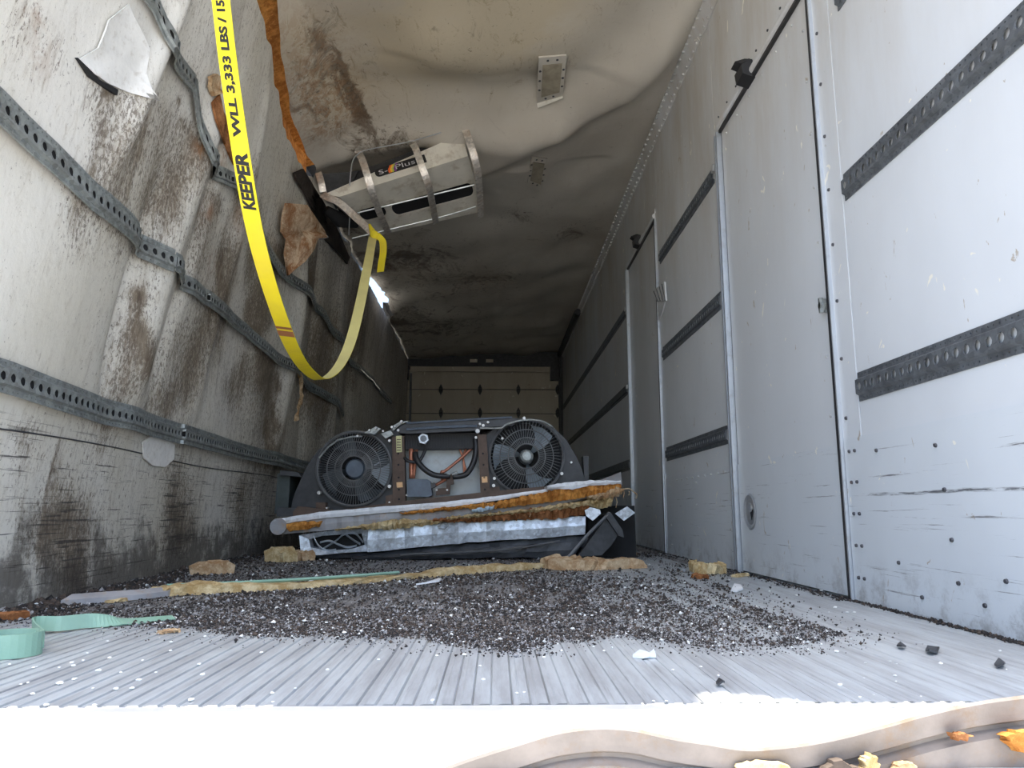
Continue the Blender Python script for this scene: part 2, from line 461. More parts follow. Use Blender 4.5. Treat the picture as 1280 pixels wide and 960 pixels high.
def ceil_fn(u, y):
    xl = XL(y, z_wall_top(y))
    gap = -.01
    gap += .045 * sstep(2.4, 3.0, y) * (1 - sstep(4.6, 5.2, y)) * (1 + .5 * mnoise.noise(Vector((y * 6, 2, 2))))
    gap += .08 * sstep(7.0, 8.2, y) * (1 - sstep(9.0, 9.3, y)) * (1 + .4 * mnoise.noise(Vector((y * 7, 2, 2))))
    x = (xl + gap) + (XR - xl - gap) * u
    yy = y
    if y < 1.8:
        f = 1 - (y - YF) / (1.8 - YF)
        notch = .10 * (sstep(.435, .455, x) * (1 - sstep(.48, .66, x))) * (1 + .25 * mnoise.noise(Vector((x * 60, 0, 0))))
        yy = y + f * (notch + .01 * mnoise.noise(Vector((x * 9, 4, 0))))
    z = ZCf(x, yy)
    p = Vector((x, yy, z))
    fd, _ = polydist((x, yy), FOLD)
    pw = p + Vector((.15 * mnoise.noise(p * 4), .15 * mnoise.noise(p * 4 + Vector((9, 9, 9))), 0))
    return p, {'dirt': .1 + .8 * math.exp(-(fd / .045) ** 2) * sstep(3.6, 4.6, yy) * (yy < 5.1) + 1.1 * (1 - math.exp(-blobval(pw, DC))) + .3 * sstep(5, 8, y) * (1 - u), 'tan': blobval(p, TC), 'rust': blobval(p, RC)}  # dirt value also paints a dark shade line along the fold crease
VY = list(np.concatenate([np.linspace(YF, 1.8, 10), np.arange(1.86, 3.0, .08), np.arange(3.0, 6.6, .035), np.linspace(6.6, YB + .06, 90)]))
UU = list(np.concatenate([np.linspace(0, .24, 24), np.linspace(.25, 1, 190)]))
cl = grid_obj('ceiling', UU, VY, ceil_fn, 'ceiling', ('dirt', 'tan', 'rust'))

# ---- right wall: flat skins with open seams
def rx_quad(name, y0, y1, z0, z1, mat, x=XR, th=.012, parent=None):
    return MB().box((x + th / 2, (y0 + y1) / 2, (z0 + z1) / 2), (th, y1 - y0, z1 - z0)).build(name, mat, parent)
def yr(px, py): return hit_x(px, py, XR).y
def zr(px, py): return hit_x(px, py, XR).z

D1a, D1b, D1T = 2.34, 3.38, 2.11
D2a, D2b, D2T = 4.87, 5.95, 2.26
KICK = .475
def slabs(mb, quads, x, th):
    for y0, y1, z0, z1 in quads: mb.box((x + th / 2, (y0 + y1) / 2, (z0 + z1) / 2), (th, y1 - y0, z1 - z0))
g = .0025
w = MB()
slabs(w, [(YF, D1a - .13 - g, KICK, 2.80), (D1a - .13 - g, D1b + .10, D1T + g, 2.80), (D1b + .10 + 2 * g, D2a - .03, KICK, 2.80),
          (D2a - .03 + 2 * g, D2b + .03, D2T + g, 2.80), (D2b + .03 + 2 * g, 9.0, KICK, 2.80), (9.0 + g, YB, KICK, 2.80)], XR, .03)
wr = struct(w.build('wall_right', 'right', None, (0, 0, 0)))
w = MB(); slabs(w, [(YF, D1a - .02, .0, KICK + .015), (D1b + .07, D2a - .03, 0, KICK), (D2b + .03, YB, 0, KICK)], XR - .004, .03)
o = w.build('kick_panel', 'kick', wr)
MB().box((XR + .075, (YF + YB) / 2, 1.45), (.02, YB - YF, 3.2)).build('light_block_backing', 'black', wr)  # unseen black backing added to stop light leaking and darken the seams
# coved strip between wall and roof
w = MB(); w.prism([(XR + .03, YF, 2.78), (XR - .004, YF, 2.78), (XR - .035, YF, 2.87), (XR - .02, YF, 3.06), (XR + .22, YF, 3.06)], (0, YB - YF, 0))
o = struct(w.build('trim_1', 'right', None, (0, 0, 0)))
w = MB()
for k in range(150):
    y = 1.2 + k * .073
    w.cyl((XR - .002, y, 2.792), (XR - .016, y, 2.789), .0075, 6); w.cyl((XR - .030, y + .03, 2.858), (XR - .044, y + .03, 2.854), .0075, 6)
r = w.build('rivet_line', 'bright_screw', o); r['kind'] = 'stuff'
# jamb plates of near door
w = MB(); w.box((XR + .0035, (D1a - .13 + D1a - .012) / 2, (KICK + D1T + .5) / 2), (.010, .115, D1T + .5 - KICK))
jp = w.build('jamb_plate', 'right', wr)
def screws(pts, parent, mat='screw', r=.0065, name='screw', x=XR, h=.005):
    first = None
    for (y, z) in pts:
        if first is None:
            first = MB().cyl((x + .002, y, z), (x - h, y, z), r, 8, 0, r * .8).build(name, mat, parent); fy, fz = y, z
        else:
            c = first.copy(); C.objects.link(c); c.location = (0, y - fy, z - fz); ORG[c.name] = ORG[first.name]
rnd = random.Random(3)
screws([(D1a - .045, KICK + .08 + k * .19) for k in range(11)], jp, x=XR - .0015)
screws([yz for k in range(5) for yz in ((D1a - .055, .07 + k * .095), (D1a - .09, .07 + k * .095))] +
       [(1.83, .43), (1.81, .32), (1.80, .20), (1.79, .10), (1.95, .05), (2.05, .13), (2.12, .44), (1.62, .12), (1.70, .06)], o if False else wr, x=XR - .004, r=.006)
screws([(3.46 + j * .62, .06 + k * .12) for j in range(3) for k in range(4)] + [(3.55 + k * .12, .45) for k in range(9)], wr, 'bright_screw', .005, x=XR - .004)
screws([(2.45 + k * .135, D1T + .085) for k in range(8)] + [(y, 2.55) for y in (2.6, 3.0)], wr, 'screw', .006)

def door(name, ya, yb, top, right_w):
    d = struct(MB().box((XR + .018, (ya + yb) / 2, (top + KICK) / 2), (.03, yb - ya - .012, top - KICK)).build(name, 'right', None))
    MB().box((XR + .014, (ya + yb) / 2, KICK / 2 + .004), (.03, yb - ya - .012, KICK - .006)).build('kick_panel', 'kick', d)
    # black rubber gasket round the leaf
    q = MB()
    q.box((XR + .022, ya, top / 2), (.035, .012, top)); q.box((XR + .022, yb, top / 2), (.035, .012, top)); q.box((XR + .022, (ya + yb) / 2, top), (.035, yb - ya, .014))
    q.box((XR - .006, ya - .002, top / 2), (.018, .013, top)); q.box((XR - .004, (ya + yb) / 2, top - .002), (.016, yb - ya, .013))
    q.build('gasket', 'rubber', d)
    # frame: near jamb a thin bead, far jamb a ribbed extrusion, gutter over the top
    f = MB(); f.box((XR - .004, ya - .013, top / 2), (.020, .007, top)); f.build('near_jamb', 'alu', d)
    f = MB()
    for k, (yy, ww, h) in enumerate(((.012, .012, .020), (.030, .016, .012), (.052, .014, .018), (.070, .010, .008))):
        f.box((XR - h / 2 + .004, yb + yy, top / 2), (h + .01, ww, top))
    f.build('far_jamb', 'alu', d)
    f = MB(); f.tube([(XR - .004, ya, top + .022), (XR - .004, yb, top + .022)], .019, 10); f.box((XR + .0, (ya + yb) / 2, top + .052), (.008, yb - ya, .045)); f.build('rain_gutter', 'right', d, smooth=False)
    return d
d1 = door('door_1', D1a, D1b, D1T, .1)
d2 = door('door_2', D2a, D2b, D2T, .1)
MB().box((XR - .001, D1a + .035, KICK * .5 + .02), (.006, .05, KICK - .01)).build('edge_strip', 'kick', d1)
MB().box((XR - .001, D2a - .03, KICK * .5 + .02), (.012, .035, KICK + .02)).build('edge_strip', 'kick', d2)
MB().box((XR - .008, D1b + .085, KICK * .5), (.012, .022, KICK)).build('edge_strip', 'kick', d1)
screws([(D1a + .07, KICK + .1 + k * .2) for k in range(8)] + [(2.5 + k * .16, D1T - .05) for k in range(6)] + [(2.42, .06), (2.55, .05), (2.7, .06), (2.9, .05), (3.1, .06)], d1, 'bright_screw', .005, x=XR + .003)
# near-door lock, recessed cup, hinge hook
lk = MB(); lk.cyl((XR + .005, 2.385, .945), (XR - .012, 2.385, .945), .024, 16); lk.box((XR - .016, 2.385, .945), (.012, .012, .05)); lk.cyl((XR - .01, 2.385, .945), (XR - .022, 2.385, .945), .011, 10)
lk.build('door_lock', 'rail', d1)
cup = MB()
cz, cy, R_ = .265, 3.235, .078
ringo = [(XR - .003, cy + R_ * math.cos(a), cz + R_ * math.sin(a)) for a in np.linspace(0, 2 * PI, 33)]
ringm = [(XR - .008, cy + R_ * .9 * math.cos(a), cz + R_ * .9 * math.sin(a)) for a in np.linspace(0, 2 * PI, 33)]
ringi = [(XR - .002, cy + R_ * .72 * math.cos(a), cz + R_ * .72 * math.sin(a)) for a in np.linspace(0, 2 * PI, 33)]
ringd = [(XR - .0035, cy + R_ * .5 * math.cos(a), cz + R_ * .5 * math.sin(a)) for a in np.linspace(0, 2 * PI, 33)]
cup.strip(ringo, ringm); cup.strip(ringm, ringi); cup.strip(ringi, ringd); cup.prism(ringd[:-1], (.001, 0, 0))
cp = cup.build('recess_ring', 'alu', d1, smooth=True)
MB().prism([(XR - .006, cy - .03, cz - .035), (XR - .006, cy - .052, cz + .01), (XR - .006, cy - .02, cz - .005)], (-.003, 0, 0)).build('cup_handle', 'black', cp)
for nm, yy, zz, s_, lab in (('door_bumper', 2.94, 2.145, 1.0, 'black rubber bumper clipped over the gutter of the nearer side door'), ('door_bumper', 5.42, 2.30, 1.0, 'small black rubber bumper above the farther side door')):
    t = thing(nm, (XR - .02, yy, zz - .05), lab, 'bumper', None)
    b = MB(); b.prism([(XR + .005, yy - .045, zz - .05), (XR - .05, yy - .045, zz - .03), (XR - .055, yy - .045, zz + .015), (XR - .02, yy - .045, zz + .04), (XR + .005, yy - .045, zz + .03)], (0, .09, 0))
    b.build('rubber_block', 'rubber', t)
    b = MB(); b.prism([(XR - .055, yy - .05, zz + .01), (XR - .075, yy - .03, zz + .035), (XR - .03, yy - .02, zz + .055), (XR - .0, yy - .04, zz + .04)], (0, .06, 0)); b.build('clip', 'black', t)

# ---- cargo rails (hat section with punched holes)
def rail(name, P, s0, s1, label, group=None, pitch=.040, hole=.0125, holes=True, mat='rail', wd=.088, flange_holes=True, dark=False):
    """P(s, w, h): s along, w across (-.5..+.5 * width), h off the wall"""
    mb = MB(); W = wd
    ws = [-.5 * W, -.30 * W, -.24 * W, .24 * W, .30 * W, .5 * W]; hs = [.003, .003, .012, .012, .003, .003]
    n = max(1, int(round((s1 - s0) / pitch)))
    d = (s1 - s0) / n
    NA = 12
    for k in range(n):
        a, b = s0 + k * d, s0 + (k + 1) * d
        for j in range(5):
            hol = holes and (j == 2 or (flange_holes and j in (0, 4)))
            w0, w1, h0, h1 = ws[j], ws[j + 1], hs[j], hs[j + 1]
            cells = [(a, b)] if j not in (0, 4) or not hol else [(a, (a + b) / 2), ((a + b) / 2, b)]
            for (ca, cb) in cells:
                if not hol:
                    mb.add([P(ca, w0, h0), P(cb, w0, h0), P(cb, w1, h1), P(ca, w1, h1)], [(0, 1, 2, 3)])
                    continue
                r = hole if j == 2 else .0028
                cx, cw = (ca + cb) / 2, (w0 + w1) / 2
                vs, fs = [], []
                for q in range(NA):
                    an = 2 * PI * q / NA; c, s_ = math.cos(an), math.sin(an)
                    hx, hw = (cb - ca) / 2, (w1 - w0) / 2
                    t = min(hx / abs(c) if abs(c) > 1e-6 else 9, hw / abs(s_) if abs(s_) > 1e-6 else 9)
                    # snap diagonals to the corners
                    ox, ow = c * t, s_ * t
                    if q in (1, 5, 7, 11) and hx < hw * 1.01 or q in (2, 4, 8, 10) and hx >= hw * .6 and j != 2 or (j == 2 and q in (1, 5, 7, 11)): ox, ow = math.copysign(hx, c), math.copysign(hw, s_)
                    vs.append(P(cx + ox, cw + ow, h0)); vs.append(P(cx + c * r, cw + s_ * r, h0)); vs.append(P(cx + c * r, cw + s_ * r, h0 - .004))
                for q in range(NA):
                    p_ = (q + 1) % NA
                    fs.append((q * 3, p_ * 3, p_ * 3 + 1, q * 3 + 1)); fs.append((q * 3 + 1, p_ * 3 + 1, p_ * 3 + 2, q * 3 + 2))
                mb.add(vs, fs)
    # end caps and edge thickness
    for s_ in (s0, s1):
        L = [P(s_, w_, h_) for w_, h_ in zip(ws, hs)]; L2 = [P(s_, w_, h_ - .004) for w_, h_ in zip(ws, hs)]
        mb.strip(L, L2)
    for w_ in (ws[0], ws[-1]):
        mb.strip([P(s0 + (s1 - s0) * k / n, w_, .003) for k in range(n + 1)], [P(s0 + (s1 - s0) * k / n, w_, -.003) for k in range(n + 1)])
    if dark:
        for k in range(n):
            a, b = s0 + k * d, s0 + (k + 1) * d
            mb.add([P(a, ws[1], .002), P(b, ws[1], .002), P(b, ws[4], .002), P(a, ws[4], .002)], [(0, 1, 2, 3)], 1)
    o = mb.build(name, [mat, 'black'], fix=False)
    return tag(o, label, 'rail', group)
def RP(z, skew=0.0):
    return lambda s, w, h: Vector((XR - h - .001, s, z + w + skew * (s - 2.2)))
rail('cargo_rail', RP(1.90), YF, 2.14, 'perforated grey cargo rail high on the right wall, only its end in view', mat='rail_dark')
rail('cargo_rail', RP(1.275), YF, 2.19, 'nearest perforated grey cargo rail at mid height on the right wall', mat='rail_dark')
rail('cargo_rail', RP(.638), YF, 2.20, 'perforated grey cargo rail nearest on the right wall, just above the kick panel', mat='rail_dark')
rail('cargo_rail', RP(1.945), 3.51, 4.77, 'highest of three dark rails between the two side doors', mat='rail_dark', flange_holes=False)
rail('cargo_rail', RP(1.285), 3.50, 4.77, 'middle of three dark rails between the two side doors', mat='rail_dark', flange_holes=False)
rail('cargo_rail', RP(.625), 3.50, 4.77, 'lowest of three dark rails between the two side doors', mat='rail_dark', flange_holes=False)
rail('cargo_rail', RP(1.93), 6.10, 12.0, 'upper rail on the dark right wall beyond the farther side door', mat='rail_dark', holes=False, pitch=.5)
rail('cargo_rail', RP(1.27), 6.12, 12.0, 'middle rail on the dark right wall beyond the farther side door', mat='rail_dark', holes=False, pitch=.5)
rail('cargo_rail', RP(.64), 6.12, 12.0, 'low rail on the dark right wall partly hidden behind the broken foam panel', mat='rail_dark', holes=False, pitch=.5)
for y_, z_ in ((3.49, 1.965), (6.08, 1.95), (6.10, 1.285)):
    MB().box((XR - .008, y_, z_), (.022, .03, .035)).build('end_clip', 'bright_screw', wr)
# white torn vent scoop on the far door frame
t = thing('broken_vent', (XR - .03, 4.80, 1.52), 'small torn white louvred plastic piece stuck at the edge of the farther side door', 'vent')
b = MB()
q = [hit_x(px, py, XR - .02) for px, py in ((816, 364), (830, 352), (832, 376), (821, 376))]
b.prism(q, (.012, 0, 0)); b.build('louvre', 'right', t)
q = [hit_x(px, py, XR - .012) for px, py in ((821, 377), (831, 377), (827, 392), (823, 400))]
MB().prism(q, (.01, 0, 0)).build('torn_tail', 'right', t)
b = MB()
for k in range(4):
    a_ = hit_x(817 + k * 3.5, 364 - k * 3, XR - .022); c_ = hit_x(822 + k * 3.2, 376, XR - .022); b.tube([a_, c_], .003, 5)
b.build('slat_edge', 'rail_dark', t)

# left rails follow the buckled wall
def LPath(pix):
    P3 = [on_left(*p) for p in pix]
    ys = [p.y for p in P3]; zs = [p.z for p in P3]
    def P(s, w, h):
        zc = float(np.interp(s, ys, zs)); 
        q_ = .03 if s < 3.3 else .12
        xc = (XL(s - q_, zc) + XL(s, zc) + XL(s + q_, zc) + XL(s - q_ / 2, zc) + XL(s + q_ / 2, zc)) / 5 + (.012 if s > 3.3 else 0)
        return Vector((xc + h + .014 + .10 * abs(w), s, zc + w))
    return P, ys[0], ys[-1]
P, a, b = LPath([(0, 141), (60, 197), (110, 246), (165, 292), (212, 326)]); 
def ext(P, a):      # continue towards the torn edge out of frame
    return lambda s, w, h: P(s, w, h)
rail('cargo_rail', P, YF, b, 'bent perforated cargo rail across the dented middle of the near left wall', mat='rail', dark=True)
P, a, b = LPath([(212, 326), (235, 357), (300, 412), (340, 447), (373, 469), (440, 529)])
rail('cargo_rail', P, a + .01, 7.0, 'narrow-looking bent rail running on from the wall fold and passing behind the yellow strap', mat='rail', flange_holes=False, dark=True, wd=.074)
P, a, b = LPath([(0, 471), (60, 492), (120, 513), (180, 530), (230, 545), (300, 565), (380, 584), (440, 592)])
rail('cargo_rail', P, YF, 6.6, 'long perforated cargo rail low on the left wall, ending behind the fan unit', mat='rail', dark=True)
P, a, b = LPath([(190, 8), (215, 55), (238, 105), (243, 150), (262, 195), (290, 228), (320, 290), (345, 337), (368, 356), (399, 389), (412, 415), (445, 459), (480, 496)])
rail('cargo_rail', P, 1.6, 10.0, 'twisted upper cargo rail on the left wall, passing behind the top of the yellow strap', mat='rail', flange_holes=False, dark=True, wd=.076)
# seam bead of the left kick panel
w = MB()
for zz, r in ((.487, .0026),):
    w.tube([(XL(y, zz) + .003, y, zz + .006 * math.sin(y * 3)) for y in np.arange(YF, 9, .12)], r, 5)
w.build('seam_bead', 'screw', wl)

# ---- floor
fx = []; zf = []
x = -1.64; k = 0; rr = random.Random(11)
while x < 1.16:
    p = .0265
    fx += [x, x + .002, x + .0125, x + .0145, x + .0165, x + .0235]; zf += [0, .0, .0, -.0045 if k % 2 else -.006, -.0015, -.0015]
    x += p + (.004 if k % 4 == 3 else 0); k += 1
FRONT = [(-90, 768), (60, 778), (140, 783), (230, 790), (330, 797), (420, 797), (500, 800), (560, 808), (640, 818), (700, 806), (760, 800), (850, 805), (920, 816), (1010, 806), (1062, 794), (1040, 780), (1000, 765), (960, 748), (925, 735), (890, 722)]
poly = [(hit_z(a, b, 0).x, hit_z(a, b, 0).y) for a, b in FRONT] + [(1.08, 3.2), (1.08, 6.5), (-1.55, 6.5), (-1.55, 2.1)]
POLY = np.array(poly)
def sdist(X, Y):            # signed distance to the debris field (positive inside), vectorised
    X = np.asarray(X, float); Y = np.asarray(Y, float)
    ins = np.zeros(X.shape, bool); dm = np.full(X.shape, 1e9)
    n = len(POLY)
    for i in range(n):
        x1, y1 = POLY[i]; x2, y2 = POLY[(i + 1) % n]
        c = ((y1 > Y) != (y2 > Y)) & (X < (x2 - x1) * (Y - y1) / (y2 - y1 + 1e-12) + x1); ins ^= c
        L = (x2 - x1) ** 2 + (y2 - y1) ** 2
        t = np.clip(((X - x1) * (x2 - x1) + (Y - y1) * (y2 - y1)) / L, 0, 1)
        dm = np.minimum(dm, np.hypot(X - x1 - t * (x2 - x1), Y - y1 - t * (y2 - y1)))
    return np.where(ins, dm, -dm)
fy = list(np.concatenate([np.arange(1.115, 2.6, .05), np.arange(2.6, 6, .12), np.linspace(6, YB, 20)]))
vs = []; dirt = []
for y in fy:
    for xx, zz in zip(fx, zf): vs.append((xx, y, zz))
va = np.array(vs); sd = sdist(va[:, 0], va[:, 1])
dirt = np.clip((sd + .04) / .10, -.2, 1) * (.62 - .30 * np.clip((va[:, 0] - .15) / .5, 0, 1))
dirt += np.where((va[:, 0] > .97 - .03 * 0) & (va[:, 1] > 1.6), .35, 0) + np.where(va[:, 1] > 6, .2, 0)
n = len(fx)
fs = [(j * n + i, j * n + i + 1, (j + 1) * n + i + 1, (j + 1) * n + i) for j in range(len(fy) - 1) for i in range(n - 1)]
me = bpy.data.meshes.new('floor'); me.from_pydata(vs, [], fs); me.materials.append(M['floor'])
at = me.attributes.new('dirt', 'FLOAT', 'POINT'); at.data.foreach_set('value', dirt.astype(np.float32))
fl = bpy.data.objects.new('floor', me); C.objects.link(fl); struct(fl); ORG['floor'] = Vector((0, 0, 0))
MB().box((-.25, (.66 + 1.115) / 2, -.03), (2.74, 1.115 - .66, .056)).build('sill_plate', 'sill', fl)
struct(MB().box((0, 0, -1.25), (60, 60, .1)).build('ground', simple('pale_concrete_yard', (.44, .43, .41), .9, 0, .2, 1.5)))

# ---- far wall: sectional roll-up door
bd = struct(MB().box((-.2, YB + .03, 1.4), (2.9, .05, 3.1)).build('wall_back', 'blackp'))
YD = YB - .04
def yb(px, py, dy=0): return hit_y(px, py, YD + dy)
M['door_tan'] = right_mat('cream_rollup_panel', (.62, .58, .48), .15)
xa, xb = yb(502, 500).x, yb(698, 500).x
zs_ = [0, .62, 1.03, 1.44, yb(600, 517).z, yb(600, 487).z, yb(600, 462).z]
d3 = MB()
for a_, b_ in zip(zs_[:-1], zs_[1:]):
    d3.box(((xa + xb) / 2, YD, (a_ + b_) / 2), (xb - xa, .03, b_ - a_ - .014))
d3 = struct(d3.build('door_3', 'door_tan'))
for px, py in [(x_, y_) for y_ in (487, 516) for x_ in (503, 551, 600, 648, 697)]:
    p = yb(px, py, -.03)
    h = MB(); h.prism([(p.x, p.y, p.z + .095), (p.x + .032, p.y, p.z + .03), (p.x + .032, p.y, p.z - .03), (p.x, p.y, p.z - .095), (p.x - .032, p.y, p.z - .03), (p.x - .032, p.y, p.z + .03)], (0, .02, 0))
    h.cyl((p.x - .03, p.y - .008, p.z), (p.x + .03, p.y - .008, p.z), .014, 8); h.build('hinge', 'rubber', d3)
a_, b_ = yb(513, 462, -.1), yb(690, 460, -.1)
MB().box(((a_.x + b_.x) / 2, YD - .10, (a_.z + b_.z) / 2), (b_.x - a_.x, .05, .10)).build('header_bar', 'door_tan', d3)
MB().box(((a_.x + b_.x) / 2, YD - .11, a_.z + .11), (b_.x - a_.x + .1, .09, .12)).build('header_beam', 'blackp', d3)
p = yb(512.5, 520, -.06); MB().box((p.x, p.y, 1.2), (.035, .05, 2.6)).build('guide_track', 'rail_dark', d3)
p = yb(693, 466, -.12); MB().box((p.x, p.y, p.z), (.14, .10, .26)).build('roller_bracket', 'blackp', d3)
p = yb(505, 462, -.12); MB().box((p.x, p.y, p.z), (.16, .10, .34)).build('roller_bracket', 'blackp', d3)
for k, (px, py) in enumerate(((592, 451), (612, 451))):
    p = yb(px, py, -.18); MB().box((p.x, p.y, p.z), (.12, .03, .05)).build('latch_plate', 'door_tan', d3)
# dark strip down the right-hand roof corner at the back
w = MB(); w.tube([(XR - .05, 9.3, 2.80), (XR - .05, YB - .1, 2.82)], .045, 6); struct(w.build('trim_2', 'blackp'))
w = MB(); w.box((XR - .02, YB - .08, 1.4), (.06, .05, 2.8)); struct(w.build('trim_3', 'blackp'))

# insulation showing in the crack between left wall and roof, dark beyond; unseen top strip added to seal out light
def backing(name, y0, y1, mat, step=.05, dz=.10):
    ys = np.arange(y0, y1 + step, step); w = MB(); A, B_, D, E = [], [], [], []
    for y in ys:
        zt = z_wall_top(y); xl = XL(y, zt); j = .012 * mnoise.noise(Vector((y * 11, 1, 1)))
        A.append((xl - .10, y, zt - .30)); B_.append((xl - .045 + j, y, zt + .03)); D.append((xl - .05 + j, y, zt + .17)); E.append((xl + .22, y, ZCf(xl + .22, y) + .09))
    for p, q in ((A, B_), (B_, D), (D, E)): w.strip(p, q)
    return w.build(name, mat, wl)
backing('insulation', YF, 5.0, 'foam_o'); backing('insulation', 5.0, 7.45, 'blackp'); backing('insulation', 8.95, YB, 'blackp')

# ================================================================== YELLOW STRAP
def text_mesh(body, size, bold=.0, shear=0.0):
    cu = bpy.data.curves.new('t', 'FONT'); cu.body = body; cu.size = size; cu.offset = bold; cu.shear = shear
    cu.resolution_u = 3
    ob = bpy.data.objects.new('t', cu); C.objects.link(ob)
    dg = bpy.context.evaluated_depsgraph_get(); me = ob.evaluated_get(dg).to_mesh()
    vs = [tuple(v.co) for v in me.vertices]; fs = [tuple(p.vertices) for p in me.polygons]
    ob.evaluated_get(dg).to_mesh_clear(); bpy.data.objects.remove(ob); bpy.data.curves.remove(cu)
    x0 = min(v[0] for v in vs); x1 = max(v[0] for v in vs); y0 = min(v[1] for v in vs); y1 = max(v[1] for v in vs)
    return [((v[0] - x0) / (x1 - x0), (v[1] - y0) / (y1 - y0)) for v in vs], fs

def web(name, col, tint):
    t = NT(name)
    wv = t.n('ShaderNodeTexWave'); t.t.links.new(t.coords((1, 1, 1)), wv.inputs[0]); wv.inputs['Scale'].default_value = 170; wv.bands_direction = 'Z'
    c = t.mix(t.ramp(t.noise(7, (1, 1, 1), 5, .6), .35, .7), col, tint)
    c = t.mix(t.mul(wv.outputs['Fac'], .15), c, tuple(k * .6 for k in col))
    t.bump(wv.outputs['Fac'], .25, .002)
    m = t.fin(c, .6, 0, .3)
    return m
M['yellow'] = web('yellow_webbing', (.86, .70, .02), (.78, .62, .04))
M['green'] = web('pale_green_webbing', (.22, .38, .29), (.28, .45, .36))
M['yellow_pale'] = web('pale_yellow_webbing_back', (.74, .66, .26), (.66, .58, .24))
M['ink'] = simple('black_print_ink', (.01, .01, .01), .6)
M['tape'] = simple('brown_band', (.32, .13, .05), .7)

SP = [(252, -330, 1.62), (262, -150, 1.70), (270, -50, 1.77), (276, 0, 1.80), (284, 70, 1.84), (295, 150, 1.90), (309, 240, 1.98), (321, 300, 2.06), (336, 355, 2.16), (352, 402, 2.30), (368, 440, 2.52), (385, 464, 2.78), (403, 474, 3.02), (422, 460, 3.26), (437, 430, 3.45), (449, 385, 3.70), (459, 335, 4.08), (466, 296, 4.62)]
def catmull(P, n=10):
    out = []
    for i in range(len(P) - 1):
        p0, p1, p2, p3 = P[max(0, i - 1)], P[i], P[i + 1], P[min(len(P) - 1, i + 2)]
        for k in range(n):
            t = k / n
            out.append(.5 * ((2 * p1) + (p2 - p0) * t + (2 * p0 - 5 * p1 + 4 * p2 - p3) * t * t + (3 * p1 - p0 - 3 * p2 + p3) * t ** 3))
    out.append(P[-1]); return out
spts = catmull([hit_y(a, b, c) for a, b, c in SP], 10)
SN = len(spts)
def wdir(i):
    t = (spts[min(i + 1, SN - 1)] - spts[max(i - 1, 0)]).normalized()
    f = i / SN
    a = math.radians(interp(f, [0, .35, .56, .62, .68, .75, .85, 1], [-8, -8, -22, -40, -35, -12, 8, 20]))
    base = Vector((math.cos(a), math.sin(a), 0)); w = (base - t * base.dot(t)).normalized()
    return t, w
SW = .0255
def ribbon(mb, pts, wf, half, th=.0022):
    secs = []
    for i, p in enumerate(pts):
        t, w = wf(i); nrm = t.cross(w).normalized()
        secs.append([p + w * half + nrm * th / 2, p - w * half + nrm * th / 2, p - w * half - nrm * th / 2, p + w * half - nrm * th / 2])
    mb.sweep(secs)
strap = thing('ratchet_strap', spts[0], 'long yellow webbing strap printed in black, hanging in a loop at the left', 'strap')
mb = MB(); ribbon(mb, spts, wdir, SW); mb.mi = [1 if (k % 4 == 2 and k < 4 * (SN - 1)) else 0 for k in range(len(mb.f))]; mb.build('webbing', ['yellow', 'yellow_pale'], strap)
def strap_at_py(py):      # index (float) where the downward leg crosses photo row py
    best = None
    for i in range(int(SN * .74)):
        q = CR.transposed() @ (spts[i] - CAM); v = 480 - FPX * q.y / -q.z
        if v >= py:
            return i if best is None else best[0] + (py - best[1]) / max(1e-6, v - best[1])
        best = (i, v)
    return 0
def on_strap(fi, u, lift):  # u across -1..1
    i = int(fi); f = fi - i; p = spts[i].lerp(spts[min(i + 1, SN - 1)], f); t, w = wdir(i)
    t2, w2 = wdir(min(i + 1, SN - 1)); w = w.lerp(w2, f).normalized(); nrm = t.cross(w).normalized()
    if nrm.dot(CAM - p) < 0: nrm = -nrm
    return p + w * (u * SW) + nrm * lift
def strap_text(body, y_start, y_end, h0, h1, bold, shear, name):
    vs, fs = text_mesh(body, 1, bold, shear)
    a, b = strap_at_py(y_start), strap_at_py(y_end)
    out = [on_strap(max(0, a + (b - a) * x), h1 + (h0 - h1) * y, .0016) for x, y in vs]
    MB().add(out, fs).build(name, 'ink', strap)
strap_text('KEEPER', 263, 192, -.74, .74, .048, .22, 'printed_word')
strap_text('WLL 3,333 LBS / 1512 KG', 171, -34, -.56, .56, .046, .12, 'printed_word')
mb = MB()
for a_, b_ in ((408, 411), (413, 420)):
    i0, i1 = strap_at_py(a_), strap_at_py(b_)
    mb.strip([on_strap(i0, -1.02, .002), on_strap(i0, 1.02, .002)], [on_strap(i1, -1.02, .002), on_strap(i1, 1.02, .002)])
mb.build('stitched_band', 'tape', strap)
# knot with a folded tail
kp = hit_y(467, 296, 4.62)
mb = MB()
for k, (o1, o2, r) in enumerate((((-.01, 0, .05), (.012, -.01, -.03), .024), ((.02, -.01, .03), (-.012, .01, -.02), .022), ((.0, -.02, .015), (.03, .01, .0), .02))):
    mb.tube([kp + Vector(o1), kp + (Vector(o1) + Vector(o2)) / 2 + Vector((0, -.012, 0)), kp + Vector(o2)], r, 8, rs=[r * .6, r, r * .7])
mb.tube([kp + Vector((-.03, 0, .085)), kp + Vector((-.012, -.01, .04)), kp], .014, 8, rs=[.008, .016, .018])
mb.build('knot', 'yellow', strap, smooth=True)
tp = [hit_y(a, b, 4.60) for a, b in ((470, 292), (478, 301), (479, 315), (477, 328), (475.5, 340))]
mb = MB(); ribbon(mb, catmull(tp, 4), lambda i: (Vector((0, 0, -1)), Vector((.96, -.2, .08)).normalized()), .0235, .003); mb.build('loose_tail', 'yellow', strap)

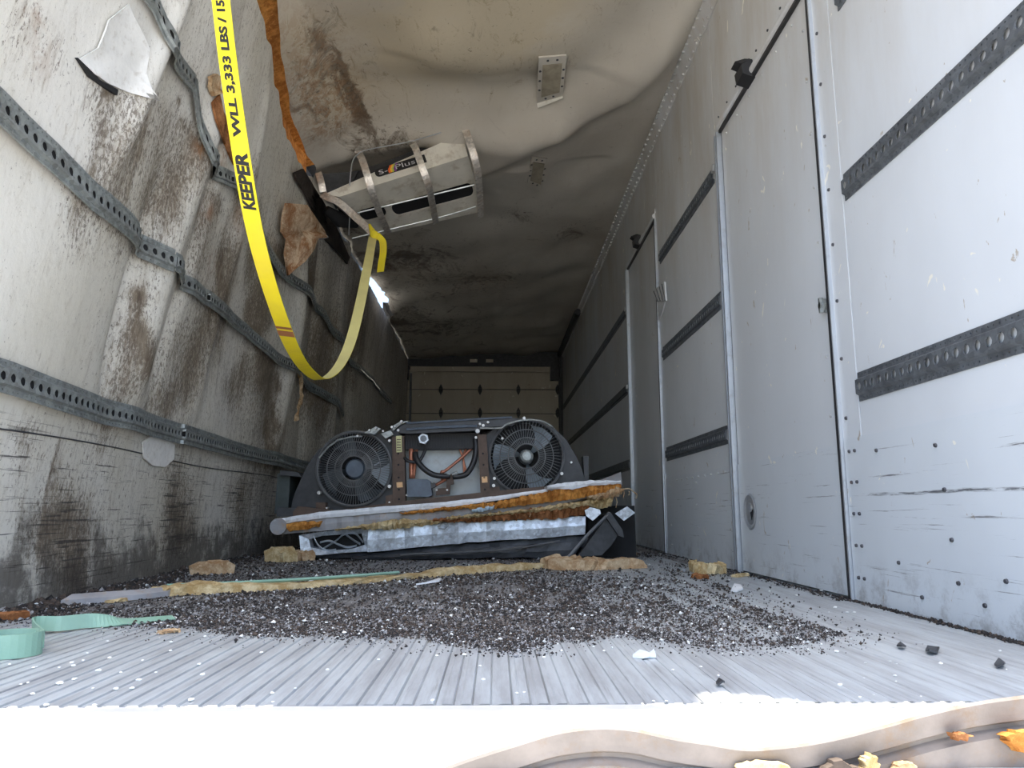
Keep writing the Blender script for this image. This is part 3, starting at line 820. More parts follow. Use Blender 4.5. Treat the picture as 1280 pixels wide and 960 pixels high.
# ================================================================== CEILING EVAPORATOR
EY = 4.72
M['evap'] = simple('aged_white_evaporator_cover', (.72, .69, .60), .35, 0, .12, 5, .5, 0, (1, 1, 1), ((.30, .22, .13), .45))
M['strapm'] = steel('scuffed_steel_strap', (.66, .62, .56), .4, .5, (.40, .26, .15), .5)
M['fin'] = simple('dark_fins', (.03, .03, .032), .6)
def E(px, py, dy=0): return hit_y(px, py, EY + dy)
ev = thing('evaporator_unit', E(500, 250, .3), 'white ceiling evaporator torn from its mounts, inside a flat bar guard', 'evaporator')
fTL, fTR, fBR, fBL = E(405, 243), E(577, 167), E(585, 195), E(424, 246)
bTL, bTR, bBR, bBL = E(452, 245, .62), E(594, 200, .62), E(603, 264, .62), E(462, 297, .62)
mb = MB(); mb.add([fTL, fTR, fBR, fBL, bTL, bTR, bBR, bBL], [(0, 1, 2, 3), (7, 6, 5, 4), (4, 5, 1, 0), (1, 5, 6, 2), (0, 3, 7, 4)])
NB = 10
mb.add([fBL.lerp(fBR, i / NB).lerp(bBL.lerp(bBR, i / NB), j / NB) for j in range(NB + 1) for i in range(NB + 1)], [(j * (NB + 1) + i, j * (NB + 1) + i + 1, (j + 1) * (NB + 1) + i + 1, (j + 1) * (NB + 1) + i) for j in range(NB) for i in range(NB)])
body = mb.build('cover', 'evap', ev)
smooth_by_angle(body, 50)
# dark coil box over the cover
mb = MB(); q = [E(403, 219, .10), E(450, 213, .10), E(500, 195, .10), E(574, 162, .10), E(578, 168, .10), E(412, 241, .10)]; mb.prism(q, (0, .5, 0)); mb.build('coil_housing', 'fin', ev)
# underside outlets
def bil(u, v, off=0.0):
    p = fBL.lerp(fBR, u).lerp(bBL.lerp(bBR, u), v)
    n = (fBR - fBL).cross(bBL - fBL).normalized()
    if n.z > 0: n = -n
    return p + n * off
for (u0, u1, v0, v1, nm) in ((.30, .97, .42, .64, 'air_outlet'), (.05, .25, .36, .58, 'air_outlet')):
    r_ = (v1 - v0) / 2; vc = (v0 + v1) / 2; ru = r_ * .34; pts, pts2 = [], []
    for a_ in np.linspace(-PI / 2, PI / 2, 10): pts.append((u1 - ru + ru * math.cos(a_), vc + r_ * math.sin(a_)))
    for a_ in np.linspace(PI / 2, 3 * PI / 2, 10): pts.append((u0 + ru + ru * math.cos(a_), vc + r_ * math.sin(a_)))
    cu_, cv_ = (u0 + u1) / 2, vc
    big = [bil(cu_ + (u - cu_) * 1.02, cv_ + (v - cv_) * 1.14, .008) for u, v in pts]
    mid = [bil(u, v, .004) for u, v in pts]; 
    m_ = MB(); m_.prism(mid, (bil(.5, .5, .003) - bil(.5, .5, 0))); oo = m_.build(nm, 'black', ev)
    m_ = MB(); m_.strip(big + big[:1], mid + mid[:1]); m_.build('outlet_lip', 'evap', oo)
# name plate on the front band
A_, B_ = E(467, 213), E(530, 184)
ax = (fTR - fTL).normalized(); axp = (E(520, 200.5) - E(467, 217)).normalized()
fn_ = (fTR - fTL).cross(fBR - fTR).normalized()
if fn_.y > 0: fn_ = -fn_
upv = fn_.cross(axp).normalized()
if upv.z < 0: upv = -upv
c0 = E(474, 216) ; 
def plate(u, v, off): return c0 + axp * u + upv * v + fn_ * off
PH = .029
# shift the origin so the plate lies in the band's plane
c0 = c0 - fn_ * fn_.dot(c0 - fTL)
LP = .33
out = [plate(LP - .002, PH, .004), plate(0, PH, .004)] + [plate(-PH * math.sin(a_) * 1.0, PH * math.cos(a_), .004) for a_ in np.linspace(0, PI, 9)[1:-1]] + [plate(0, -PH, .004), plate(LP - .002, -PH, .004)]
npl = MB().prism(out, fn_ * -.003).build('name_plate', 'ink', ev)
M['plate_txt'] = simple('silver_print', (.62, .60, .62), .5)
def ptext(body, u0, u1, v0, v1, mat='plate_txt'):
    vs, fs = text_mesh(body, 1, .0); MB().add([plate(u0 + (u1 - u0) * x, v0 + (v1 - v0) * y, .0056) for x, y in vs], fs).build('plate_letters', mat, npl)
ptext('S-', -.002, .058, -.016, .014); ptext('Plus', .115, .252, -.015, .018)
for k, (c_, u0) in enumerate((((.75, .12, .02), .062), ((.85, .45, .03), .076), ((.45, .50, .08), .088), ((.25, .06, .32), .103))):
    mm = simple('stripe_ink_%d' % k, c_, .5)
    q = [plate(u0, -.026, .0056), plate(u0 + .013, -.026, .0056), plate(u0 + .013, .0, .0056), plate(u0 + .034, .027, .0056), plate(u0 + .021, .027, .0056), plate(u0, .0, .0056)]
    MB().add(q, [(0, 1, 2, 5), (5, 2, 3, 4)]).build('rainbow_stripe', mm, npl)
# guard bars
def bar(pix, half, name='guard_bar', mat='strapm', th=.006, wd=None):
    P3 = catmull([hit_y(*p) for p in pix], 5)
    wd = wd or (ax * 1.0)
    def wf(i):
        t = (P3[min(i + 1, len(P3) - 1)] - P3[max(0, i - 1)]).normalized(); w = (wd - t * wd.dot(t)).normalized(); return t, w
    mb = MB(); ribbon(mb, P3, wf, half, th); return mb.build(name, mat, ev)
bar([(449, 193, EY - .06), (453, 200, EY - .13), (460, 222, EY - .14), (467, 246, EY - .05), (477, 272, EY + .25), (486, 292, EY + .62)], .023)
bar([(516, 180, EY - .06), (520, 187, EY - .13), (528, 210, EY - .14), (536, 233, EY - .05), (541, 258, EY + .25), (545, 279, EY + .62)], .023)
bar([(579, 158, EY - .05), (583, 166, EY - .10), (591, 190, EY - .12), (597, 215, EY - .02), (600, 245, EY + .3), (601, 272, EY + .62)], .024)
bar([(398, 216, EY + .02), (401, 226, EY - .02), (404, 240, EY + .0)], .022, 'end_bracket')
bar([(403, 243, EY - .02), (410, 247, EY - .04), (425, 254, EY - .05), (446, 273, EY - .05), (466, 291, 4.62)], .024, 'bent_bar', th=.008, wd=Vector((1, 0, .8)).normalized())
for pts_, r_ in (([(447, 266, EY + .2), (593, 231, EY + .2)], .0055), ([(440, 298, EY + .55), (548, 272, EY + .55), (595, 258, EY + .5)], .005), ([(437, 232, EY - .02), (440, 205, EY - .06), (446, 194, EY - .08), (460, 187, EY - .08), (516, 176, EY - .08), (578, 157, EY - .06)], .004), ([(437, 272, EY + .1), (436, 294, EY + .2)], .004)):
    m_ = MB(); m_.tube(catmull([hit_y(*p) for p in pts_], 4), r_, 6); m_.build('guard_rod', 'alu', ev)
for px, py in ((448, 192), (515, 178), (578, 157)):
    p = E(px, py, -.06); MB().box(p + Vector((0, .02, .01)), (.05, .05, .014)).build('mount_tab', 'strapm', ev)
# hanging mount block at the left end
mb = MB(); mb.prism([E(398, 218, .06), E(448, 214, .08), E(440, 228, .08), E(410, 243, .06)], (0, .25, 0)); mb.build('fan_motor_housing', 'blackp', ev)
mb = MB(); mb.tube([E(408, 262, .2), E(425, 275, .3), E(446, 280, .4)], .05, 10, rs=[.03, .055, .03]); mb.build('torn_hose', 'black', ev, smooth=True)

# ================================================================== CEILING LAMP MOUNTS
for pix, lab in (([(673, 70), (708, 67), (703, 118), (671, 127)], 'larger rectangular lamp opening nearer the front, its lower rim bent and bright'), ([(664, 194), (684, 197), (677, 234), (659, 227)], 'smaller rectangular lamp opening deeper in the ceiling')):
    P4 = [on_ceil(*p) for p in pix]; cen = sum(P4, Vector()) / 4
    n_ = (P4[1] - P4[0]).cross(P4[3] - P4[0]).normalized(); n_ = -n_ if n_.z > 0 else n_
    t = thing('lamp_opening', cen, lab, 'ceiling lamp mount')
    o_ = [p + n_ * .012 for p in P4]; i_ = [cen + (p - cen) * .70 + n_ * .014 for p in P4]; k_ = [cen + (p - cen) * .70 + n_ * .008 for p in P4]; e_ = [p + n_ * .002 for p in P4]
    m_ = MB(); 
    for a_, b_ in ((e_, o_), (o_, i_), (i_, k_)): m_.strip(a_ + a_[:1], b_ + b_[:1])
    m_.build('rim', 'ceiling', t)
    m_ = MB(); m_.prism([p + n_ * .012 for p in k_], n_ * -.004); m_.build('back_plate', simple('tan_plate', (.36, .315, .23), .6), t)
    for a_, b_, c_ in ((0, 1, (.3, .7)), (1, 2, (.28, .52, .76)), (2, 3, (.35, .7)), (3, 0, (.28, .52, .76))):
        for f in c_:
            p = cen + (P4[a_].lerp(P4[b_], f) - cen) * .86 + n_ * .012
            MB().cyl(p, p + n_ * .005, .0075, 8).build('screw', 'screw', t)
    if pix[0][0] > 670:
        q = [P4[3] + n_ * .012, P4[2] + n_ * .012, P4[2] + n_ * .025, P4[3] + n_ * .04 + Vector((0, .01, 0))]
        MB().prism(q, Vector((0, .003, 0))).build('bent_lip', 'evap', t)

# ================================================================== TORN-OFF REFRIGERATION UNIT
UY_ = 4.45
def U(px, py, dy=0.0): return hit_y(px, py, UY_ + dy)
def Upoly(mb, pix, dy, depth, m=0): return mb.prism([U(a, b, dy) for a, b in pix], (0, depth, 0), m)
M['brown'] = simple('brown_frame_paint', (.105, .070, .052), .6, .1, .25, 14, .4, .05)
M['shroud'] = simple('dusty_black_shroud', (.042, .045, .050), .5, 0, .4, 10)
M['blade'] = simple('grey_fan_blade', (.27, .32, .36), .45, 0, .15, 10)
M['blade_dark'] = simple('dark_fan_blade', (.06, .075, .085), .45, 0, .15, 10)
M['guard'] = simple('black_wire_guard', (.14, .145, .15), .45, .2)
M['hubgrey'] = simple('slate_hub', (.10, .13, .17), .5)
M['copper'] = simple('copper_pipe', (.50, .20, .12), .4, .5, .2)
M['tank'] = simple('pale_blue_grey_panel', (.55, .60, .61), .5, 0, .12, 6, .4, 0, (1, 1, 1), ((.35, .33, .30), .4))
M['sticker_y'] = simple('yellow_label', (.62, .60, .30), .5)
M['sticker_o'] = simple('orange_label', (.70, .42, .20), .5)
unit = thing('refrigeration_unit', U(540, 640, .25), 'dark twin-fan truck refrigeration unit lying on the torn wall panel', 'refrigeration unit')
# cabinet behind
mb = MB(); Upoly(mb, [(366, 640), (374, 604), (392, 570), (420, 552), (470, 548), (500, 530), (640, 526), (690, 532), (714, 560), (728, 592), (733, 606), (600, 620)], .16, .55)
mb.build('cabinet', 'shroud', unit)
def fan(cx, cy, R, outline, lite, hubr, nrib, blades, name, ang0):
    c = U(cx, cy, 0); k = (U(cx + 100, cy) - U(cx, cy)).length / 100
    Rm = R * k
    def P(r, a, dy): return Vector((c.x + r * math.cos(a), c.y + dy, c.z + r * math.sin(a)))
    O3 = [U(a, b, .0) for a, b in outline]
    N = 64
    def outer(a):
        d = (math.cos(a), math.sin(a)); best = Rm * 1.1
        for i in range(len(O3)):
            p, q = O3[i], O3[(i + 1) % len(O3)]
            ex, ez = q.x - p.x, q.z - p.z; px_, pz_ = p.x - c.x, p.z - c.z
            den = d[0] * ez - d[1] * ex
            if abs(den) < 1e-9: continue
            t = (px_ * ez - pz_ * ex) / den; u = (px_ * d[1] - pz_ * d[0]) / den
            if t > 0 and -1e-6 <= u <= 1 + 1e-6: best = max(t, Rm * 1.02)
        return best
    an = [2 * PI * i / N for i in range(N + 1)]
    mb = MB(); o_ = [P(outer(a), a, .0) for a in an]; o2 = [P(outer(a), a, .10) for a in an]; i_ = [P(Rm * .97, a, .0) for a in an]; i2 = [P(Rm * .97, a, .11) for a in an]
    mb.strip(o2, o_); mb.strip(o_, i_); mb.strip(i_, i2)
    mb.prism([P(Rm * .97, a, .12) for a in an[:-1]], (0, .02, 0), 1)
    sh = mb.build(name, ['shroud', 'black'], unit)
    # coil fins seen behind the blades
    # guard: rings and curved spokes
    mb = MB()
    for rr_, t_ in ((1.0, .008), (.985, .005), (.72, .0035), (.50, .0035), (.33, .004)):
        mb.tube([P(Rm * rr_, a, -.035 - .03 * (1 - rr_)) for a in an], t_, 5, cap=False)
    for j in range(nrib):
        a = 2 * PI * j / nrib
        mb.tube([P(Rm * .995, a, -.03), P(Rm * .72, a + .03, -.045), P(Rm * .50, a + .06, -.052), P(Rm * .31, a + .09, -.055)], .0021, 4, cap=False)
    mb.build('fan_guard', 'guard', sh)
    # blades
    for j in range(blades):
        a0 = ang0 + 2 * PI * j / blades
        A, B = [], []
        for t in np.linspace(0, 1, 9):
            r = Rm * (.20 + .72 * t); w = .30 + .22 * t; sk = .35 * t * t
            A.append(P(r, a0 + sk - w * .9, .02)); B.append(P(r, a0 + sk + w * .55, .07))
        m_ = MB(); nA = len(A)
        mid = [P(Rm * (.20 + .72 * t), a0 + .35 * t * t - .1, .035) for t in np.linspace(0, 1, 9)]
        m_.strip(A, mid); m_.strip(mid, B)
        m_.strip([p + Vector((0, .004, 0)) for p in A], [p + Vector((0, .004, 0)) for p in mid]); m_.strip([p + Vector((0, .004, 0)) for p in mid], [p + Vector((0, .004, 0)) for p in B])
        m_.build('fan_blade', 'blade' if lite else 'blade_dark', sh, smooth=True)
    m_ = MB(); m_.tube([P(0, 0, .06), P(0, 0, .0), P(0, 0, -.012)], 1, 24, rs=[Rm * hubr, Rm * hubr, Rm * hubr * .85]); hb = m_.build('hub', 'blade' if lite else 'hubgrey', sh, smooth=False)
    return c, k, P, sh, Rm, hb
LO = [(363, 642), (366, 622), (374, 604), (384, 582), (398, 562), (420, 548), (444, 541), (468, 541), (492, 545), (498, 552), (498, 628), (470, 634), (420, 638)]
RO = [(603, 560), (606, 545), (620, 534), (640, 527), (657, 524), (676, 526), (694, 536), (708, 550), (720, 570), (728, 588), (732, 604), (734, 620), (700, 616), (640, 618), (606, 622)]
fc = fan(444, 586, 46, LO, False, .27, 84, 4, 'fan_shroud', .3)
fr = fan(658, 571, 46, RO, True, .20, 64, 3, 'fan_shroud', -1.30)
# bright hub cap on the right fan
_, _, Pf, shr, Rf, hb = fr
m_ = MB(); m_.tube([Pf(0, 0, -.012), Pf(0, 0, -.058), Pf(0, 0, -.066)], 1, 20, rs=[Rf * .20, Rf * .17, Rf * .12]); m_.build('hub_collar', 'rail', hb)
m_ = MB(); m_.tube([Pf(0, 0, -.066), Pf(0, 0, -.074)], Rf * .11, 20); m_.build('hub_cap', 'rail', hb)
m_ = MB(); an = np.linspace(.2, 2.6, 9); 
# grey streak: bent guard rim on the left fan
Pl = fc[2]; Rl = fc[4]
m_ = MB(); m_.tube([Pl(Rl * .98, 2.85, -.05), Pl(Rl * .9, 2.45, -.055), Pl(Rl * .88, 2.1, -.055), Pl(Rl * .85, 1.7, -.055), Pl(Rl * .88, 1.35, -.05)], .006, 6); m_.build('bent_rod', 'rail', fc[3])
m_ = MB(); m_.prism([Pl(Rl * .9, -.55, .03), Pl(Rl * .98, -.25, .03), Pl(Rl * .98, .35, .03), Pl(Rl * .5, .25, .03), Pl(Rl * .45, -.3, .03)], (0, .02, 0)); m_.build('inner_vane', 'blade', fc[3])
# brown frame: bottom rail, uprights
mb = MB(); Upoly(mb, [(366, 640), (372, 633), (420, 640 - 2), (498, 627), (606, 615), (700, 606), (730, 606), (735, 614), (700, 616), (606, 627), (498, 640), (420, 648), (366, 650)], -.10, .20)
mb.build('base_rail', 'brown', unit)
for pix in ([(490, 546), (505, 545), (507, 634), (491, 636)], [(597, 543), (608, 543), (613, 622), (601, 624)]):
    mb = MB(); Upoly(mb, pix, -.055, .06); up = mb.build('upright', 'brown', unit)
    x_ = (pix[0][0] + pix[1][0]) / 2; x2 = (pix[2][0] + pix[3][0]) / 2
    for py in (567, 581, 597, 612, 624):
        f = (py - 545) / 85; p = U(x_ + (x2 - x_) * f, py, -.055)
        m_ = MB(); m_.cyl(p, p + Vector((0, -.003, 0)), .0062, 8); m_.build('bolt_hole', 'black', up)
    if pix[0][0] < 500:
        m_ = MB(); Upoly(m_, [(495, 545), (502, 544.5), (502.5, 565), (495.5, 565.5)], -.058, .003); m_.build('label_plate', 'sticker_y', up)
        m_ = MB()
        for k in range(5): Upoly(m_, [(496, 549 + k * 3.3), (501, 549 + k * 3.3), (501, 550 + k * 3.3), (496, 550 + k * 3.3)], -.0595, .001)
        m_.build('label_lines', 'brown', up)
        m_ = MB(); Upoly(m_, [(495.5, 603), (503, 602.5), (503.5, 609), (496, 609.5)], -.058, .003); m_.build('label_plate', 'sticker_o', up)
    else:
        m_ = MB(); Upoly(m_, [(602, 596), (609, 595.5), (609.5, 603), (602.5, 603.5)], -.058, .003); m_.build('label_plate', 'sticker_o', up)
for pix in ([(395, 628), (407, 628), (407, 640), (395, 640)], [(482, 620), (491, 618), (492, 634), (482, 636)], [(612, 610), (624, 608), (626, 618), (612, 620)]):
    mb = MB(); Upoly(mb, pix, -.06, .05); mb.build('foot_bracket', 'brown', unit)
# mid bay
mb = MB(); Upoly(mb, [(505, 558), (598, 556), (602, 616), (506, 628)], .08, .03); mb.build('inner_panel', 'tank', unit)
mb = MB()
for k in range(46):
    x_ = 508 + k * 2.0; Upoly(mb, [(x_, 544), (x_ + 1.1, 544), (x_ + 1.1, 560), (x_, 560)], -.012, .06)
Upoly(mb, [(506, 543), (600, 541), (600, 561), (506, 562)], .0, .08)
mb.build('radiator_fins', 'fin', unit)
mb = MB(); Upoly(mb, [(497, 541), (500, 534), (512, 530), (640, 522), (650, 524), (640, 532), (606, 534), (600, 538), (510, 542)], -.09, .30)
mb.build('top_cover', 'shroud', unit)
mb = MB(); mb.tube([U(508, 537, -.10), U(550, 534, -.10), U(596, 532.5, -.10)], .008, 6); mb.tube([U(508, 529, -.10), U(560, 526, -.10), U(640, 521.5, -.10)], .006, 6)
mb.build('cover_ridge', 'hubgrey', unit)
mb = MB(); mb.tube(catmull([U(*p) for p in ((600, 535, -.1), (625, 535, -.11), (634, 530, -.11), (655, 525, -.1), (676, 526, -.09), (690, 533, -.07))], 4), .006, 6); mb.build('shroud_rim', 'rail', unit)
# gauge nut
gp = U(530, 549, -.03); mb = MB(); mb.tube([gp, gp + Vector((0, -.035, 0))], .032, 6); gn = mb.build('sight_glass', 'galv', unit)
mb = MB(); mb.tube([gp + Vector((0, -.035, 0)), gp + Vector((0, -.040, 0))], .019, 14); mb.build('glass_face', 'rail_dark', gn)
# hoses and pipes
for nm, pts, r, mt in (('hose', [(505, 572, -.05), (512, 577, -.06), (524, 576, -.05), (532, 562, -.03)], .010, 'rubber'), ('hose', [(519, 566, -.04), (521, 575, -.06), (530, 586, -.07), (541, 593, -.07), (553, 595, -.07), (562, 595, -.06)], .017, 'rubber'),
                       ('hose', [(566, 596, -.06), (580, 594, -.06), (588, 586, -.06), (593, 574, -.05), (595, 560, -.04), (594, 548, -.03)], .017, 'rubber'),
                       ('copper_pipe', [(514, 561, .0), (514.5, 598, .0)], .015, 'copper'), ('copper_pipe', [(521, 561, .01), (517, 598, .0)], .009, 'copper'),
                       ('copper_pipe', [(590, 560, .02), (576, 573, .0), (556, 589, -.02), (552, 590, -.02), (553, 600, -.02)], .009, 'copper'),
                       ('copper_pipe', [(583, 560, .04), (579, 572, .04), (583, 590, .04)], .006, 'copper'), ('copper_pipe', [(574, 560, .04), (579, 574, .04), (580, 592, .04)], .006, 'copper'), ('copper_pipe', [(542, 608, -.02), (556, 600, -.03), (560, 598, -.03)], .009, 'copper')):
    mb = MB(); mb.tube(catmull([U(*p) for p in pts], 5), r, 8); mb.build(nm, mt, unit, smooth=True)
mb = MB(); Upoly(mb, [(558, 593), (566, 592), (567, 605), (563, 606), (562, 618), (545, 619), (545, 611), (558, 610)], -.05, .04); mb.build('valve_bracket', 'brown', unit)
mb = MB(); p = U(559, 594, -.06); mb.box(p, (.035, .03, .02)); mb.cyl(p + Vector((.03, 0, 0)), p + Vector((.06, 0, .01)), .014, 8); mb.build('valve', 'rail', unit)
mb = MB(); Upoly(mb, [(509, 601), (512, 599), (534, 599), (538, 602), (540, 619), (536, 621), (509, 621)], -.10, .09); cb = mb.build('control_box', 'hubgrey', unit)
mb = MB(); Upoly(mb, [(538, 604), (543, 603), (545, 608), (539, 611)], -.09, .05); mb.build('cable_gland', 'rubber', cb)
for k, (px, py, r) in enumerate(((399, 616, .013), (487, 608, .013), (487, 551, .010), (447, 545, .008), (498, 538, .010), (502, 527, .010), (490, 534, .009), (494, 533, .006), (509, 619, .009), (537, 617, .006), (532, 600, .005), (409, 635, .007), (487, 628, .007), (546, 612.5, .007), (559, 612.5, .007), (597, 539, .016), (604, 532, .011), (600, 530, .009), (595, 547, .010), (618, 598, .011), (617, 607, .012), (702, 592, .012), (655, 523, .011), (628, 548, .009), (714, 578, .008), (619, 617, .006), (386, 638, .014), (462, 538, .008), (470, 535, .008), (479, 539, .007), (610, 528, .009))):
    p = U(px, py, -.05 if py > 540 else -.10); mb = MB(); mb.cyl(p + Vector((0, .03, 0)), p + Vector((0, -.012, 0)), r * .8, 8); mb.build('bolt_head', 'bright_screw', unit)
# bent brackets along the top
for pix in ([(455, 541), (470, 533), (476, 536), (468, 543)], [(488, 534), (500, 527), (512, 526), (500, 531), (492, 538)], [(594, 524), (610, 523), (612, 530), (598, 531)], [(476, 542), (488, 538), (492, 543), (482, 548)]):
    mb = MB(); Upoly(mb, pix, -.08, .05); mb.build('bent_bracket', 'rail', unit)
# dark sheet and post at the unit's left
mb = MB(); Upoly(mb, [(347, 592), (363, 589), (360, 640), (343, 642)], .05, .25); mb.build('side_panel', simple('dark_green_grey', (.055, .07, .068), .6), unit)
mb = MB(); Upoly(mb, [(350, 588), (372, 590), (377, 596), (350, 594)], .0, .3); mb.build('side_flange', 'shroud', unit)
mb = MB(); Upoly(mb, [(347, 634), (386, 636), (390, 645), (345, 646)], -.08, .2); mb.build('corner_foot', 'shroud', unit)
mb = MB(); Upoly(mb, [(729, 570), (736, 570), (736, 606), (731, 606)], .0, .1); mb.build('side_post', 'shroud', unit)

# ================================================================== BROKEN INSULATED PANEL UNDER THE UNIT
M['skin_w'] = simple('white_outer_skin', (.80, .83, .86), .45, 0, .10, 8, .5, .05, (1, 1, 1), ((.22, .18, .14), .35))
M['skin_g'] = simple('grey_inner_skin', (.36, .36, .37), .5, 0, .2, 7, .5, .05, (1, 1, 1), ((.40, .25, .12), .5))
def layer(name, top, bot, y0, y1, mat, parent, jit=.003, seed=0, step=.03, tilt=0.0):
    """layer between two pixel polylines seen at depth y0, running back to y1; ragged edges"""
    rn = random.Random(seed)
    T = [hit_y(a, b, y0) for a, b in top]; B = [hit_y(a, b, y0) for a, b in bot]
    xs0 = max(T[0].x, B[0].x); xs0 = T[0].x; xs1 = T[-1].x
    n = max(6, int(abs(xs1 - xs0) / step)); secs = []
    for i in range(n + 1):
        f = i / n; x = xs0 + (xs1 - xs0) * f; xbq = B[0].x + (B[-1].x - B[0].x) * f
        zt = float(np.interp(x, [p.x for p in T], [p.z for p in T])); zb = float(np.interp(xbq, [p.x for p in B], [p.z for p in B]))
        j = lambda: rn.uniform(-jit, jit)
        yj = y0 + rn.uniform(-jit, jit) * 3
        secs.append([Vector((x + j(), yj, zt + j())), Vector((x, y1, zt + tilt)), Vector((xbq, y1, zb + tilt)), Vector((xbq + j(), yj + j(), zb + j())), Vector(((x + xbq) / 2 + j(), yj - jit * 3 + j(), (zt + zb) / 2 + j()))])
    mb = MB(); mb.sweep(secs); o = mb.build(name, mat, parent); 
    return o
pY = 4.18
pan = thing('sandwich_panel', hit_y(550, 690, pY + .4), 'torn sandwich panel with orange foam between white and grey skins, under the fan unit', 'wall panel')
layer('white_skin', [(343, 649), (400, 640), (480, 633), (560, 627), (620, 620), (700, 609)], [(343, 656), (400, 648), (480, 641), (560, 634), (620, 626), (700, 612)], pY, 5.3, 'skin_w', pan, .0015, 1)
layer('grey_skin', [(345, 655), (400, 648), (480, 641), (560, 634), (600, 634), (700, 624), (760, 613)], [(345, 668), (400, 664), (460, 657), (520, 653), (580, 648), (650, 640), (760, 618)], pY + .02, 5.2, 'skin_g', pan, .002, 2)
mb = MB(); e = []
c_ = hit_y(348, 658, pY); r_ = .046
mb.tube([c_ + Vector((0, -.005, 0)), c_ + Vector((0, .9, 0))], r_, 16); mb.tube([c_ + Vector((.008, -.012, 0)), c_ + Vector((.008, .0, 0))], r_ * .86, 16)
mb.build('rounded_end', 'skin_g', pan)
layer('foam_core', [(358, 655), (375, 652), (402, 652)], [(362, 664), (380, 662), (398, 658)], pY - .015, 4.6, 'foam_o', pan, .004, 3, .015)
layer('foam_core', [(420, 661), (450, 656), (480, 651), (500, 649), (520, 649), (552, 652)], [(420, 663), (450, 661), (480, 662), (510, 659), (530, 657), (552, 653)], pY - .02, 5.0, 'foam_y', pan, .006, 4, .015)
layer('foam_core', [(500, 641), (540, 636), (580, 631), (620, 627), (680, 615), (700, 610), (776, 603)], [(500, 643), (540, 640), (580, 636), (620, 636), (680, 628), (720, 624), (776, 613)], pY - .02, 4.9, 'foam_o', pan, .005, 5, .012)
layer('foam_core', [(540, 649), (600, 643), (640, 639), (690, 632), (735, 627)], [(540, 653), (600, 652), (640, 650), (690, 649), (735, 643)], pY - .01, 4.9, 'foam_b', pan, .006, 6, .012)
layer('foam_core', [(560, 646), (610, 641), (660, 636), (700, 630), (760, 622)], [(560, 650), (610, 645), (660, 641), (700, 637), (760, 627)], pY - .03, 4.8, 'foam_y', pan, .006, 7, .012)
layer('white_skin', [(683, 607), (700, 604), (740, 600), (776, 601)], [(683, 611), (715, 612), (740, 607), (776, 605)], pY - .04, 4.9, 'skin_w', pan, .003, 8, .02)
layer('torn_skin', [(735, 620), (755, 616), (772, 609), (779, 611)], [(735, 624), (755, 623), (770, 621), (777, 617)], pY - .05, 4.5, 'foam_t', pan, .006, 9, .012)
layer('foam_lump', [(738, 624), (750, 622), (768, 620)], [(738, 634), (752, 636), (766, 632)], pY - .02, 4.5, 'foam_y', pan, .006, 10, .012)
layer('blue_film', [(590, 637), (605, 633), (618, 631)], [(590, 640), (605, 639), (618, 636)], pY - .035, 4.25, simple('pale_blue_film', (.55, .70, .82), .4), pan, .003, 11, .01)
# pointed grey sheet behind, right
mb = MB(); mb.prism([hit_y(*p) for p in ((740, 604, 4.5), (776, 590, 4.6), (778, 606, 4.5))], (0, .01, 0)); mb.build('bent_corner', 'skin_g', pan)
# hanging fibres
mb = MB()
for k, (px, py, ln) in enumerate(((779, 612, 10), (770, 622, 12), (786, 614, 5), (795, 617, 6), (662, 640, 6))):
    a_ = hit_y(px, py, pY - .04); mb.tube([a_, a_ + Vector((.006, 0, -.004 * ln / 2)), a_ + Vector((-.002, 0, -.0045 * ln))], .0022, 5)
a_ = hit_y(776, 613, pY); mb.tube(catmull([a_, hit_y(786, 611, pY + .02), hit_y(796, 618, pY + .05)], 4), .004, 5)
mb.build('loose_fibre', 'foam_t', pan)

# galvanised sheet-metal pan below
gs = thing('sheet_metal_tray', hit_y(550, 690, 4.25), 'galvanised sheet metal tray with a ripped opening, crushed beneath the foam panel', 'metal tray')
pT = [(460, 661), (500, 657), (540, 654), (600, 652), (660, 649), (732, 645)]; pB = [(460, 690), (500, 686), (540, 682), (600, 677), (660, 674), (732, 668)]
layer('tray_face', pT, pB, 4.20, 5.2, 'galv', gs, .003, 12, .05)
mb = MB()
fr_ = [(374, 669), (400, 665), (430, 662), (462, 661), (464, 689), (430, 691), (400, 694), (376, 694)]; ho = [(386, 674), (400, 670), (430, 668), (452, 667), (456, 681), (440, 686), (410, 689), (388, 684)]
A_ = [hit_y(a, b, 4.21) for a, b in fr_]; B_ = [hit_y(a, b, 4.23) for a, b in ho]
C_ = [p + Vector((0, .10, 0)) for p in B_]
mb.strip(A_ + A_[:1], B_ + B_[:1]); mb.strip(B_ + B_[:1], C_ + C_[:1]); mb.strip([p + Vector((0, .01, 0)) for p in A_ + A_[:1]], A_ + A_[:1]); mb.prism([p + Vector((0, .1, 0)) for p in A_], (0, .8, 0), 1)
mb.build('ripped_end', ['galv', 'black'], gs)
mb = MB()
rn = random.Random(5)
for pts in ([(392, 671), (398, 682), (408, 688), (420, 687)], [(404, 686), (420, 676), (430, 668), (444, 667), (454, 678)], [(432, 668), (440, 674), (450, 680)], [(400, 678), (412, 676), (424, 681), (434, 684), (446, 682)]):
    P_ = catmull([hit_y(a, b, 4.22 + rn.uniform(-.02, .02)) for a, b in pts], 4); ribbon(mb, P_, lambda i, P_=P_: ((P_[min(i + 1, len(P_) - 1)] - P_[max(0, i - 1)]).normalized(), Vector((.2, -.8, .6)).normalized()), .008, .003)
mb.build('crumpled_foil', 'alu', gs)
mb = MB(); mb.tube([hit_y(547, 659, 4.17), hit_y(553, 654, 4.17), hit_y(561, 657, 4.17), hit_y(556, 661, 4.17), hit_y(548, 660, 4.17)], .004, 6); mb.build('wire_clip', 'rail', gs)
